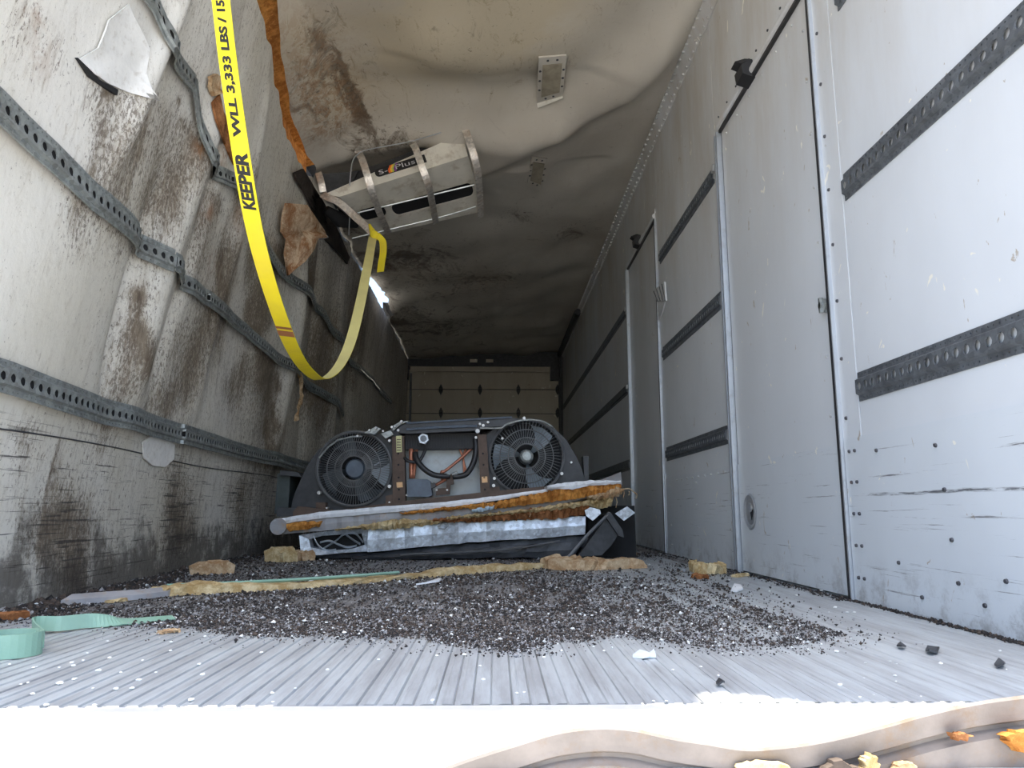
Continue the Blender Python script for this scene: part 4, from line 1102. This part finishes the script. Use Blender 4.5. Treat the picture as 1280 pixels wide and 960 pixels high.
# black crushed plastic duct at the bottom
bd_ = thing('crushed_duct', hit_y(560, 697, 4.3), 'flattened black plastic duct pinned on the floor below the metal tray', 'duct')
for k, (top, bot, dy) in enumerate((([(376, 694), (460, 691), (540, 684), (620, 677), (735, 669)], [(376, 698), (460, 697), (540, 695), (620, 690), (735, 683)], 4.24), ([(440, 696), (520, 692), (620, 684), (700, 679), (728, 677)], [(440, 700), (520, 699), (620, 697), (690, 697), (720, 695)], 4.20))):
    layer('duct_wall', top, bot, dy, 5.1 - k * .4, 'blackp', bd_, .004, 20 + k, .06)
mb = MB(); mb.tube(catmull([hit_y(a, b, 4.17) for a, b in ((500, 693), (580, 690), (640, 686), (700, 676))], 4), .005, 6); mb.build('duct_fold', 'guard', bd_)
# black tub and plates at the right
tb = thing('plastic_tub', hit_y(745, 697, 4.2), 'tilted black plastic tub wedged at the right end of the foam panel', 'tub')
def quadbox(name, pix, y, depth, mat, parent, back=.85):
    P_ = [hit_y(a, b, y) for a, b in pix]; cen = sum(P_, Vector()) / len(P_)
    Q_ = [cen + (p - cen) * back + Vector((0, depth, 0)) for p in P_]
    mb = MB(); n = len(P_); mb.add(P_ + Q_, [tuple(range(n)), tuple(range(n, 2 * n))[::-1]] + [(i, n + i, n + (i + 1) % n, (i + 1) % n) for i in range(n)]); return mb.build(name, mat, parent)
quadbox('tub_body', [(722, 696), (757, 648), (773, 668), (764, 682), (752, 694)], 4.12, .5, 'blackp', tb)
quadbox('tub_rim', [(756, 644), (763, 640), (778, 662), (780, 672), (773, 669)], 4.08, .5, 'shroud', tb)
mb = MB(); mb.tube([hit_y(710, 697, 4.05), hit_y(735, 668, 4.07), hit_y(762, 641, 4.09)], .009, 6); mb.build('tub_edge', 'guard', tb)
mb = MB(); mb.prism([hit_y(a, b, 4.35) for a, b in ((735, 640), (765, 632), (793, 632), (796, 696), (735, 697))], (0, .5, 0)); mb.build('tub_back', 'black', tb)
for pix, y, lab in (([(731, 638), (738, 634), (750, 637), (751, 642), (741, 651), (733, 645)], 4.05, 'small crumpled silver sheet scrap hanging under the foam end'), ([(769, 642), (784, 633), (794, 641), (780, 651)], 4.18, 'square silver sheet scrap leaning by the black tub against the wall')):
    o = quadbox('metal_scrap', pix, y, .02, 'galv', None, .98); tag(o, lab, 'scrap')

# ================================================================== FLOOR LITTER
def F(px, py, z=0.0): return hit_z(px, py, z)
def foam_bar(name, pix, wid, hgt, mat, label, cat, seed, group=None, drop=.004, step=.02):
    """a broken foam strip lying on the floor along a pixel centreline"""
    C_ = catmull([F(a, b) for a, b in pix], 8)
    rn = random.Random(seed); secs = []; n = len(C_)
    for i, p in enumerate(C_):
        t = (C_[min(i + 1, n - 1)] - C_[max(0, i - 1)]).normalized(); s_ = Vector((-t.y, t.x, 0)); f = i / (n - 1)
        w_ = wid(f) if callable(wid) else wid; h_ = hgt(f) if callable(hgt) else hgt
        j = lambda a: rn.uniform(-a, a)
        secs.append([p - s_ * (w_ / 2 + j(.006)) + Vector((0, 0, .001)), p - s_ * (w_ / 2 + j(.008)) + Vector((0, 0, h_ * .8 + j(h_ * .12))), p - s_ * (w_ * .2 + j(.01)) + Vector((0, 0, h_ + j(h_ * .15))), p + s_ * (w_ * .25 + j(.01)) + Vector((0, 0, h_ + j(h_ * .2))), p + s_ * (w_ / 2 + j(.012)) + Vector((0, 0, h_ * .7 + j(h_ * .2))), p + s_ * w_ / 2 + Vector((0, 0, .001))])
    mb = MB(); mb.sweep(secs); o = mb.build(name, mat, None); return tag(o, label, cat, group)
fs1 = thing('foam_strip', F(300, 738), 'long thin yellow foam strip with a grey skin lying across the dirty floor', 'foam strip')
fb = foam_bar('foam_body', [(128, 754), (170, 749), (215, 744), (300, 740), (400, 733), (500, 724), (600, 716), (690, 710)], lambda f: .05 + .04 * math.sin(f * 3), lambda f: interp(f, [0, .1, .2, .35, .5, .75, .8, .95, 1], [.008, .016, .026, .04, .022, .018, .032, .03, .02]), 'foam_y', None, None, 31)
for k in ('label', 'category'):
    if k in fb: del fb[k]
fb.parent = fs1; fb.location = fb.location - fs1.location; ORG[fb.name] = ORG[fs1.name]
mb = MB(); L_ = catmull([F(a, b) for a, b in ((84, 757), (120, 754), (180, 749), (215, 745))], 6)
secs = [[p + Vector((0, -.03, .002)), p + Vector((0, -.035, .018)), p + Vector((0, .02, .03)), p + Vector((0, .03, .002))] for p in L_]
mb.sweep(secs); mb.build('grey_skin', 'skin_g', fs1)
mb = MB(); mb.tube([p + Vector((0, -.045, .03)) for p in catmull([F(a, b) for a, b in ((215, 742), (300, 738), (400, 732), (500, 724))], 6)], .006, 5); mb.build('skin_edge', 'green', fs1)
foam_bar('foam_plank', [(684, 710), (712, 712), (750, 712), (806, 710)], lambda f: .11 * math.sin(PI * min(1, f * 1.15 + .12)) + .05, lambda f: interp(f, [0, .1, .5, .9, 1], [.045, .06, .055, .05, .02]), 'foam_t', 'short tan foam plank with a snapped corner, in front of the black tub', 'foam plank', 33)
for pix, w_, h_, m_, lab, sd_ in (([(866, 713), (875, 717), (888, 718), (903, 717)], .035, .045, 'foam_y', 'curled yellow foam lump on the floor at the foot of the nearer side door', 41), ([(868, 722), (876, 724), (884, 724)], .03, .018, 'foam_b', 'flat brown foam crumb just below the curled yellow lump', 42),
                              ([(340, 703), (350, 702), (363, 703)], .09, .07, 'foam_y', 'rounded dirty foam clump at the left end below the metal tray', 43), ([(368, 701), (378, 700), (386, 701)], .07, .05, 'foam_t', 'smaller tan foam clump right of the rounded clump', 44),
                              ([(252, 719), (264, 716), (278, 718)], .10, .05, 'foam_t', 'tan foam fragment standing behind the long foam strip near the left wall', 45), ([(0, 776), (12, 774), (25, 775)], .05, .018, 'foam_b', 'flat reddish brown piece at the left wall behind the green webbing', 46),
                              ([(760, 697), (775, 696), (790, 697)], .08, .05, 'foam_t', 'ragged foam fragment behind the tan plank near the wall corner', 47), ([(198, 793), (212, 791), (225, 790)], .02, .008, 'foam_t', 'thin tan splinter on the floor right of the green webbing', 48),
                              ([(918, 722), (926, 721), (934, 720)], .025, .012, 'foam_y', 'tiny yellow foam sliver against the nearer door jamb', 49), ([(640, 694), (648, 693), (655, 694)], .07, .04, 'foam_b', 'brown foam crumb under the black duct', 50)):
    foam_bar('foam_chunk', pix, w_, h_, m_, lab, 'foam piece', sd_, 'foam pieces on the floor')
def shard(pix, z, mat, label, cat='fragment', name='plastic_shard', th=.006):
    mb = MB(); P_ = [F(a, b) + Vector((0, 0, z + .004 * (i % 2))) for i, (a, b) in enumerate(pix)]; mb.prism(P_, (0, 0, th)); return tag(mb.build(name, mat), label, cat)
M['white_pl'] = simple('white_fragment', (.85, .88, .90), .5, 0, .05)
shard([(914, 740), (918, 733), (926, 733), (929, 739), (921, 741)], .001, 'white_pl', 'white plastic shard on the floor before the nearer side door')
shard([(791, 823), (800, 819), (812, 820), (818, 818), (820, 823), (812, 824), (803, 824)], .001, simple('clear_plastic', (.62, .68, .72), .3), 'crumpled clear plastic wrapper on the clean floor ridges', 'wrapper', 'plastic_wrapper')
shard([(500 // 1 + 32, 734), (548, 730), (552, 729), (549, 733), (520, 736)], .012, 'white_pl', 'thin pale splinter beside the long foam strip')
for pix, lab in (([(1157, 816), (1160, 813), (1170, 812), (1175, 815), (1172, 819), (1162, 819)], 'dark flat leaf-like scrap on the floor near the right wall'), ([(1243, 834), (1249, 829), (1257, 832), (1256, 836), (1247, 837)], 'dark scrap with a white fleck at the far right of the floor'), ([(1121, 810), (1126, 808), (1133, 811), (1128, 813)], 'small black scrap left of the leaf-like one'), ([(895, 857), (899, 855), (906, 856), (904, 859), (898, 860)], 'tiny dark scrap above the sunlit patch')):
    shard(pix, .003, 'blackp', lab, 'scrap', 'dark_scrap', .003)

# green webbing: coil and tail
gt = thing('green_webbing', F(20, 822), 'pale green webbing strap, coiled at the left edge with its tail on the floor', 'strap')
cc = F(4, 822); R0 = .042
mb = MB(); pts = []; 
for i in range(60):
    a = 2 * PI * 2.2 * i / 59; r = R0 + .010 * i / 59
    pts.append(cc + Vector((r * math.cos(a), r * .9 * math.sin(a) + .02, .022)))
ribbon(mb, pts, lambda i: ((pts[min(i + 1, 59)] - pts[max(0, i - 1)]).normalized(), Vector((0, 0, 1))), .021, .003); mb.build('coil', 'green', gt)
tl = catmull([cc + Vector((.045, .045, .025)), F(40, 794) + Vector((0, 0, .022)), F(75, 791) + Vector((0, 0, .020)), F(110, 786) + Vector((0, 0, .018)), F(140, 783) + Vector((0, 0, .012)), F(165, 780) + Vector((0, 0, .006)), F(190, 777.5) + Vector((0, 0, .006)), F(217, 775) + Vector((0, 0, .006))], 6)
mb = MB(); nT = len(tl)
def twf(i):
    t = (tl[min(i + 1, nT - 1)] - tl[max(0, i - 1)]).normalized(); f = i / nT; a = math.radians(interp(f, [0, .45, .62, 1], [88, 75, 20, 8]))
    s_ = Vector((-t.y, t.x, 0)).normalized(); w = s_ * math.cos(a) + Vector((0, 0, 1)) * math.sin(a); return t, (w - t * w.dot(t)).normalized()
ribbon(mb, tl, twf, .016, .003); mb.build('tail', 'green', gt)

# uncountable crumbs
def crumbs(name, X, Y, S, cols, mats, label, zb=0.0, flat=.7, seed=1):
    rs = np.random.RandomState(seed); n = len(X)
    base = np.array([(1, 0, 0), (-.5, .87, 0), (-.5, -.87, 0), (0, 0, 1), (0.1, 0, -.8)], float)
    fcs = np.array([(0, 1, 3), (1, 2, 3), (2, 0, 3), (1, 0, 4), (2, 1, 4), (0, 2, 4)])
    V = base[None] * (1 + rs.uniform(-.35, .35, (n, 5, 1))); V *= S[:, None, None]; V[:, :, 2] *= flat
    a = rs.uniform(0, 2 * PI, n); ca, sa = np.cos(a), np.sin(a); tl_ = rs.uniform(-.6, .6, n); ct, st_ = np.cos(tl_), np.sin(tl_)
    x = V[:, :, 0] * ca[:, None] - V[:, :, 1] * sa[:, None]; y = V[:, :, 0] * sa[:, None] + V[:, :, 1] * ca[:, None]; z = V[:, :, 2]
    y2 = y * ct[:, None] - z * st_[:, None]; z2 = y * st_[:, None] + z * ct[:, None]
    P = np.stack([x + X[:, None], y2 + Y[:, None], z2 + (zb if np.isscalar(zb) else zb[:, None]) + S[:, None] * .45], -1).reshape(-1, 3)
    Fc = (fcs[None] + (np.arange(n) * 5)[:, None, None]).reshape(-1, 3)
    me = bpy.data.meshes.new(name); me.vertices.add(len(P)); me.vertices.foreach_set('co', P.astype(np.float32).ravel())
    me.loops.add(len(Fc) * 3); me.loops.foreach_set('vertex_index', Fc.astype(np.int32).ravel())
    me.polygons.add(len(Fc)); me.polygons.foreach_set('loop_start', np.arange(0, len(Fc) * 3, 3, dtype=np.int32)); me.polygons.foreach_set('material_index', np.repeat(cols, 6).astype(np.int32))
    for m_ in mats: me.materials.append(M[m_])
    me.update(calc_edges=True); me.validate()
    o = bpy.data.objects.new(name, me); C.objects.link(o); ORG[o.name] = Vector((0, 0, 0))
    return tag(o, label, 'debris', None, 'stuff')
M['c_dark'] = simple('charcoal_crumb', (.022, .019, .018), .7, 0, .3, 50)
M['c_brown'] = simple('brown_crumb', (.075, .055, .042), .8, 0, .3, 50)
M['c_grey'] = simple('grey_crumb', (.33, .33, .335), .7, 0, .3, 50)
M['c_white'] = simple('white_foam_crumb', (.80, .82, .80), .8, 0, .08, 50)
rs = np.random.RandomState(4)
N0 = 260000
v = rs.uniform(0, 1, N0); Yc = 1 / (1 / 1.45 + v * (1 / 5.2 - 1 / 1.45)); Xc = rs.uniform(-1.5, 1.09, N0)
sd = sdist(Xc, Yc)
nz = np.array([mnoise.noise(Vector((x_ * 2.1, y_ * 1.2, 0))) for x_, y_ in zip(Xc, Yc)])
n2 = np.array([mnoise.noise(Vector((x_ * 9, y_ * 5, 3))) for x_, y_ in zip(Xc, Yc)])
edge = np.clip((sd + .02 + .07 * n2) / .07, 0, 1); halo = np.clip(1 + sd / .16, 0, 1) ** 2 * .10
# thinner grey-brown dust lane at upper left, thick along the front
front = np.exp(-(sd / .35) ** 2)
prob = np.where(sd > 0, edge * np.clip(.42 + .42 * front + .9 * nz + .5 * n2, .12, 1), halo * (1 + n2))
n3 = np.array([mnoise.noise(Vector((x_ * 26, y_ * 1.6, 8))) for x_, y_ in zip(Xc, Yc)])
prob *= 1 - np.clip((Xc - .15) / .5, 0, 1) * np.clip(.55 - 1.3 * n3, 0, .95) * (Yc > 1.62)
prob *= np.where(Xc < -.35, np.clip(.75 + .2 * n2, 0, 1), 1)
keep = rs.uniform(0, 1, N0) < prob * np.interp(Yc, [1.5, 2.0, 2.8, 5], [.95, .8, .52, .4])
keep &= Xc > np.interp(Yc, [0, 2.2, 4.2, 6], [-1.34, -1.34, -1.48, -1.48]) + .02
Xc, Yc, sd, n2 = Xc[keep], Yc[keep], sd[keep], n2[keep]
S = (.0013 + .0016 * rs.gamma(1.5, .5, len(Xc))) * np.clip(Yc / 1.9, .85, 1.5)
u = rs.uniform(0, 1, len(Xc))
cols = np.where(u < .50 + .25 * n2 - .12 * (Yc > 2.3), 0, np.where(u < .78, 1, np.where(u < .967, 2, 3)))
ZB = np.clip(sd, 0, .2) * .01
crumbs('black_crumbs', Xc, Yc, S, cols, ['c_dark', 'c_brown', 'c_grey', 'c_white'], 'layer of black and white crushed crumbs covering the middle of the floor', ZB)
n = 2600; Yr = 1 / (1 / 1.5 + rs.uniform(0, 1, n) * (1 / 6.0 - 1 / 1.5)); Xr = XR - .012 - np.abs(rs.normal(0, .011, n)) * (1 + (Yr > 2.3) * 1.2)
crumbs('dirt_line', Xr, Yr, .0015 + .002 * rs.gamma(1.5, .5, n), np.where(rs.uniform(0, 1, n) < .75, 0, 1), ['c_dark', 'c_brown'], 'line of dark dirt along the foot of the right wall', 0.0)
n = 5000; Yr = 1 / (1 / 1.9 + rs.uniform(0, 1, n) * (1 / 6.0 - 1 / 1.9)); Xr = np.array([XL(y_, .0) for y_ in Yr]) + .03 + np.abs(rs.normal(0, .07, n))
crumbs('dirt_drift', Xr, Yr, .003 + .004 * rs.gamma(1.5, .5, n), np.where(rs.uniform(0, 1, n) < .5, 0, np.where(rs.uniform(0, 1, n) < .8, 1, 2)), ['c_dark', 'c_brown', 'c_grey'], 'drift of brown dirt along the foot of the left wall', 0.0)
# countable white flakes on the bare floor
rn = random.Random(21)
def flake_mesh():
    bm = bmesh.new(); bmesh.ops.create_icosphere(bm, subdivisions=2, radius=1)
    for v_ in bm.verts: v_.co *= 1 + .35 * mnoise.noise(v_.co * 1.7 + Vector((rn.random() * 9, 0, 0))); v_.co.z *= .55
    me = bpy.data.meshes.new('foam_flake'); bm.to_mesh(me); bm.free(); me.materials.append(M['c_white']); return me
FM = [flake_mesh() for _ in range(4)]
spots = [(75, 855, 6), (93, 850, 5), (90, 829, 4), (92, 833, 4), (42, 835, 3), (46, 834, 2), (74, 835, 3), (123, 839, 5), (137, 823, 4), (109, 817, 3), (104, 826, 3), (178, 826, 3), (151, 841, 3), (174, 851, 5), (145, 862, 5), (165, 861, 4), (213, 814, 3), (214, 803, 3), (195, 841, 3), (249, 831, 4), (253, 844, 5), (239, 876, 6), (58, 882, 5), (118, 882, 4), (41, 868, 4), (116, 861, 3), (26, 856, 3), (35, 854, 3), (12, 831, 3), (134, 802, 3), (38, 803, 3), (256, 796, 3), (327, 816, 3), (409, 838, 4), (369, 861, 3), (340, 867, 4), (341, 878, 3), (473, 825, 3), (541, 876, 4), (546, 820, 3), (580, 819, 4), (600, 833, 3), (604, 850, 4), (655, 866, 3), (680, 822, 3), (646, 867, 3), (626, 800, 4), (755, 814, 3), (742, 809, 3), (841, 838, 3), (876, 834, 3), (898, 845, 3), (926, 816, 3), (1046, 815, 4), (1050, 857, 5), (1119, 845, 3), (1120, 852, 2), (1082, 829, 2), (1113, 827, 2), (1121, 830, 2), (1176, 830, 4), (1080, 848, 2), (1075, 872, 3), (1092, 869, 2), (1151, 871, 2), (1164, 883, 2), (1250, 814, 3), (1258, 837, 2), (1044, 760, 4), (1059, 766, 3), (1068, 766, 3), (1034, 793, 2), (997, 802, 3), (817, 877, 3), (833, 877, 3), (996, 876, 3), (1117, 883, 3), (996, 747, 3), (1027, 741, 3), (45, 758, 3), (430, 795, 4), (408, 782, 3), (340, 782, 3), (380, 780, 4), (740, 773, 3), (801, 772, 3), (716, 790, 4), (625, 803, 4), (500, 790, 3), (856, 731, 3), (905, 765, 2)]
for k, (px, py, s_) in enumerate(spots):
    o = bpy.data.objects.new('foam_flake', FM[k % 4]); C.objects.link(o)
    p = F(px, py); r = s_ * .55 * p.y / FPX
    onpile = 700 < py < 806 and k > 70
    o.location = p + Vector((0, 0, r * .45 + (.006 if onpile else 0))); o.scale = (r * 1.25, r, r); o.rotation_euler = (0, 0, rn.uniform(0, 6))
    tag(o, 'one of the many small white foam flakes scattered over the floor', 'foam flake', 'white foam flakes on the floor')

# ================================================================== TORN LOWER LIP ACROSS THE FRONT
M['lip'] = simple('weathered_tan_lip', (.215, .19, .17), .75, 0, .22, 10, .3, .25, (1, 1, 1), ((.20, .14, .09), .7))
lipline = [(520, 975), (560, 958), (600, 944), (640, 930), (680, 918), (712, 911), (750, 907), (790, 910), (830, 918), (880, 927), (930, 934), (980, 932), (1030, 924), (1070, 917), (1110, 905), (1160, 889), (1220, 878), (1300, 866), (1400, 852)]
lp = thing('torn_front_lip', (.4, .78, -.1), 'bent and torn tan lip of the body floor in the lower right foreground', 'torn lip')
LP3 = catmull([hit_y(a, b, .84) for a, b in lipline], 5)
rows = []
prof = [(.06, -.10), (.02, -.016), (.004, -.003), (0, 0), (-.002, -.003), (.0, -.010), (.003, -.020), (.004, -.026), (.012, -.030), (.012, -.034), (.001, -.040), (.002, -.052), (.004, -.075), (.008, -.11), (.012, -.22)]
for dy, dz in prof:
    row = []
    for i, p in enumerate(LP3):
        w_ = mnoise.noise(Vector((p.x * 14, 0, 1))) * .0015; row.append(Vector((p.x, p.y + dy + w_ * 1.5, p.z + dz + w_)))
    rows.append(row)
mb = MB()
for a_, b_ in zip(rows[:-1], rows[1:]): mb.strip(a_, b_)
o = mb.build('bent_skin', 'lip', lp); smooth_by_angle(o, 50)
def lipchunk(pix, mat, seed, y=.828, name='foam_patch'):
    rn = random.Random(seed); pix = [(pix[i][0] * (1 - f) + pix[(i + 1) % len(pix)][0] * f, pix[i][1] * (1 - f) + pix[(i + 1) % len(pix)][1] * f) for i in range(len(pix)) for f in (0, .25, .5, .75)]; P_ = [hit_y(a + rn.uniform(-2.5, 2.5), b + rn.uniform(-1.8, 1.8), y) for a, b in pix]; cen = sum(P_, Vector()) / len(P_)
    mb = MB(); Q_ = [cen + (p - cen) * .92 + Vector((0, -.003, 0)) for p in P_]; R_ = [p + Vector((0, .012, -.002)) for p in P_]
    mb.strip(R_ + R_[:1], P_ + P_[:1]); mb.strip(P_ + P_[:1], Q_ + Q_[:1]); mb.prism(Q_, (0, .001, 0)); mb.build(name, mat, lp)
lipchunk([(1255, 918), (1270, 914), (1300, 914), (1300, 945), (1275, 940), (1262, 930)], 'foam_o', 1)
lipchunk([(1190, 918), (1202, 916), (1214, 919), (1208, 925), (1196, 924)], 'foam_b', 2)
lipchunk([(925, 956), (950, 952), (985, 955), (1000, 975), (920, 975)], 'foam_y', 3, .828)
lipchunk([(1080, 952), (1086, 942), (1094, 944), (1098, 956), (1094, 975), (1078, 975)], 'foam_y', 4, .828)
lipchunk([(1030, 958), (1046, 948), (1062, 955), (1076, 962), (1076, 975), (1026, 975)], 'c_brown', 5, .828, 'dirt_clump')
lipchunk([(1120, 955), (1134, 951), (1144, 955), (1144, 966), (1120, 966)], 'foam_t', 6, .828)

# ================================================================== TORN BITS ON THE LEFT WALL
def onwall_patch(name, pix, mat, off, parent, curl=.03, th=.003, label=None, cat=None, cc=None):
    cx = sum(a for a, b in pix) / len(pix); cy = sum(b for a, b in pix) / len(pix); n = len(pix); K = 7
    dense = []
    for i in range(n):
        for k in range(3):
            f = k / 3; dense.append((pix[i][0] * (1 - f) + pix[(i + 1) % n][0] * f, pix[i][1] * (1 - f) + pix[(i + 1) % n][1] * f))
    rings = [[on_left(cx + (a - cx) * r / K, cy + (b - cy) * r / K, off + curl * (r / K) ** 3 * (.6 + .4 * math.sin(i * .7))) for i, (a, b) in enumerate(dense)] for r in range(1, K + 1)]
    mb = MB()
    mb.add(rings[0], [tuple(range(len(dense)))])
    for a_, b_ in zip(rings[:-1], rings[1:]): mb.strip(a_ + a_[:1], b_ + b_[:1])
    mb.strip(rings[-1] + rings[-1][:1], [p - Vector((off * .8, 0, 0)) for p in rings[-1] + rings[-1][:1]])
    o = mb.build(name, mat, parent); smooth_by_angle(o, 50)
    if label: tag(o, label, cat)
    return o
M['clean_w'] = simple('clean_white_skin', (.80, .79, .75), .5, 0, .08, 18, .5, .05, (1, 1, 1), ((.45, .40, .33), .4))
onwall_patch('torn_flap', [(118, 60), (130, 25), (158, 5), (168, 30), (182, 62), (180, 90), (186, 112), (194, 126), (160, 116), (130, 104), (112, 92), (96, 74)], 'clean_w', .006, wl, .010)
onwall_patch('tear_hole', [(92, 72), (110, 93), (128, 105), (143, 112), (142, 119), (128, 110), (108, 96)], 'black', .012, wl, .0)
onwall_patch('foam_tear', [(256, 96), (262, 92), (270, 96), (268, 112), (272, 116), (262, 120), (256, 108)], 'foam_t', .02, wl, .01)
onwall_patch('foam_tear', [(262, 128), (270, 118), (276, 140), (292, 170), (300, 200), (290, 206), (278, 180), (266, 150)], 'foam_b', .012, wl, .006)
onwall_patch('rivet_patch', [(176, 552), (186, 545), (206, 547), (216, 556), (215, 574), (204, 584), (188, 582), (177, 572)], 'clean_w', .008, wl, .002)
# peeled foam-backed flap near the roof
pf = thing('peeled_skin_flap', on_left(380, 300, .08), 'brown foam-backed skin flap peeling off the left wall right of the yellow strap', 'torn flap')
P_ = [CAM + (on_left(a, b) - CAM) * (1 - .02 - o_ * .5) for a, b, o_ in ((358, 255, .04), (372, 256, .10), (385, 256, .12), (397, 272, .16), (404, 288, .20), (409, 296, .26), (398, 299, .2), (394, 312, .16), (382, 326, .12), (368, 338, .06), (361, 344, .03), (357, 318, .03), (359, 300, .03), (353, 290, .03), (355, 270, .03))]
cen = CAM + (on_left(377, 290) - CAM) * .955
mb = MB(); n = len(P_); N_ = 6; rings = []
for k in range(N_ + 1):
    f = k / N_; rings.append([cen.lerp(p, f) + Vector((.03 * math.sin(f * PI) * (1 if i % 2 else .6) + .012 * mnoise.noise(p * 9 + Vector((f * 3, 0, 0))), 0, .012 * mnoise.noise(p * 11 + Vector((0, f * 4, 0))))) for i, p in enumerate(P_)])
for a_, b_ in zip(rings[:-1], rings[1:]): mb.strip(a_ + a_[:1], b_ + b_[:1])
for a_, b_ in zip(rings[:-1], rings[1:]): mb.strip([p - Vector((.012, 0, 0)) for p in a_ + a_[:1]], [p - Vector((.012, 0, 0)) for p in b_ + b_[:1]])
mb.strip(rings[-1] + rings[-1][:1], [p - Vector((.012, 0, 0)) for p in rings[-1] + rings[-1][:1]])
M['foam_p'] = foam('peeled_brown_foam', (.68, .54, .38), (.30, .14, .06))
for nd in M['foam_p'].node_tree.nodes:
    if nd.type == 'TEX_NOISE' and nd.inputs['Scale'].default_value == 18: nd.inputs['Scale'].default_value = 7
mb.build('foam_face', 'foam_p', pf, smooth=True)
mb = MB(); mb.tube([CAM + (on_left(a, b) - CAM) * .88 for a, b in ((402, 290), (409, 296), (400, 299))], .010, 6); mb.build('skin_tip', 'skin_g', pf)
# hanging ragged skin strip below the strap
hs_ = catmull([on_left(a, b, .05) for a, b in ((348, 410), (362, 450), (368, 480), (366, 505), (361, 526))], 5)
mb = MB(); rn = random.Random(8)
ribbon(mb, hs_, lambda i: ((hs_[min(i + 1, len(hs_) - 1)] - hs_[max(0, i - 1)]).normalized(), Vector((.3, 1, .1)).normalized()), .017, .004)
o = mb.build('hanging_strip', 'foam_t', None); tag(o, 'ragged pale strip of wall skin hanging down behind the yellow strap loop', 'torn strip')
for v_ in o.data.vertices: v_.co += Vector((rn.uniform(-.01, .01), rn.uniform(-.012, .012), rn.uniform(-.01, .01)))
# flat dark ribbon filling the dark region where wall meets roof
M['dark_ribbon'] = simple('dark_brown_joint_ribbon', (.05, .040, .034), .8, 0, .4, 9, .3, .4)
onwall_patch('dark_joint_ribbon', [(362, 216), (372, 211), (384, 226), (398, 250), (415, 283), (434, 322), (430, 330), (420, 318), (400, 296), (388, 268), (374, 240)], 'dark_ribbon', .02, wl, .02)
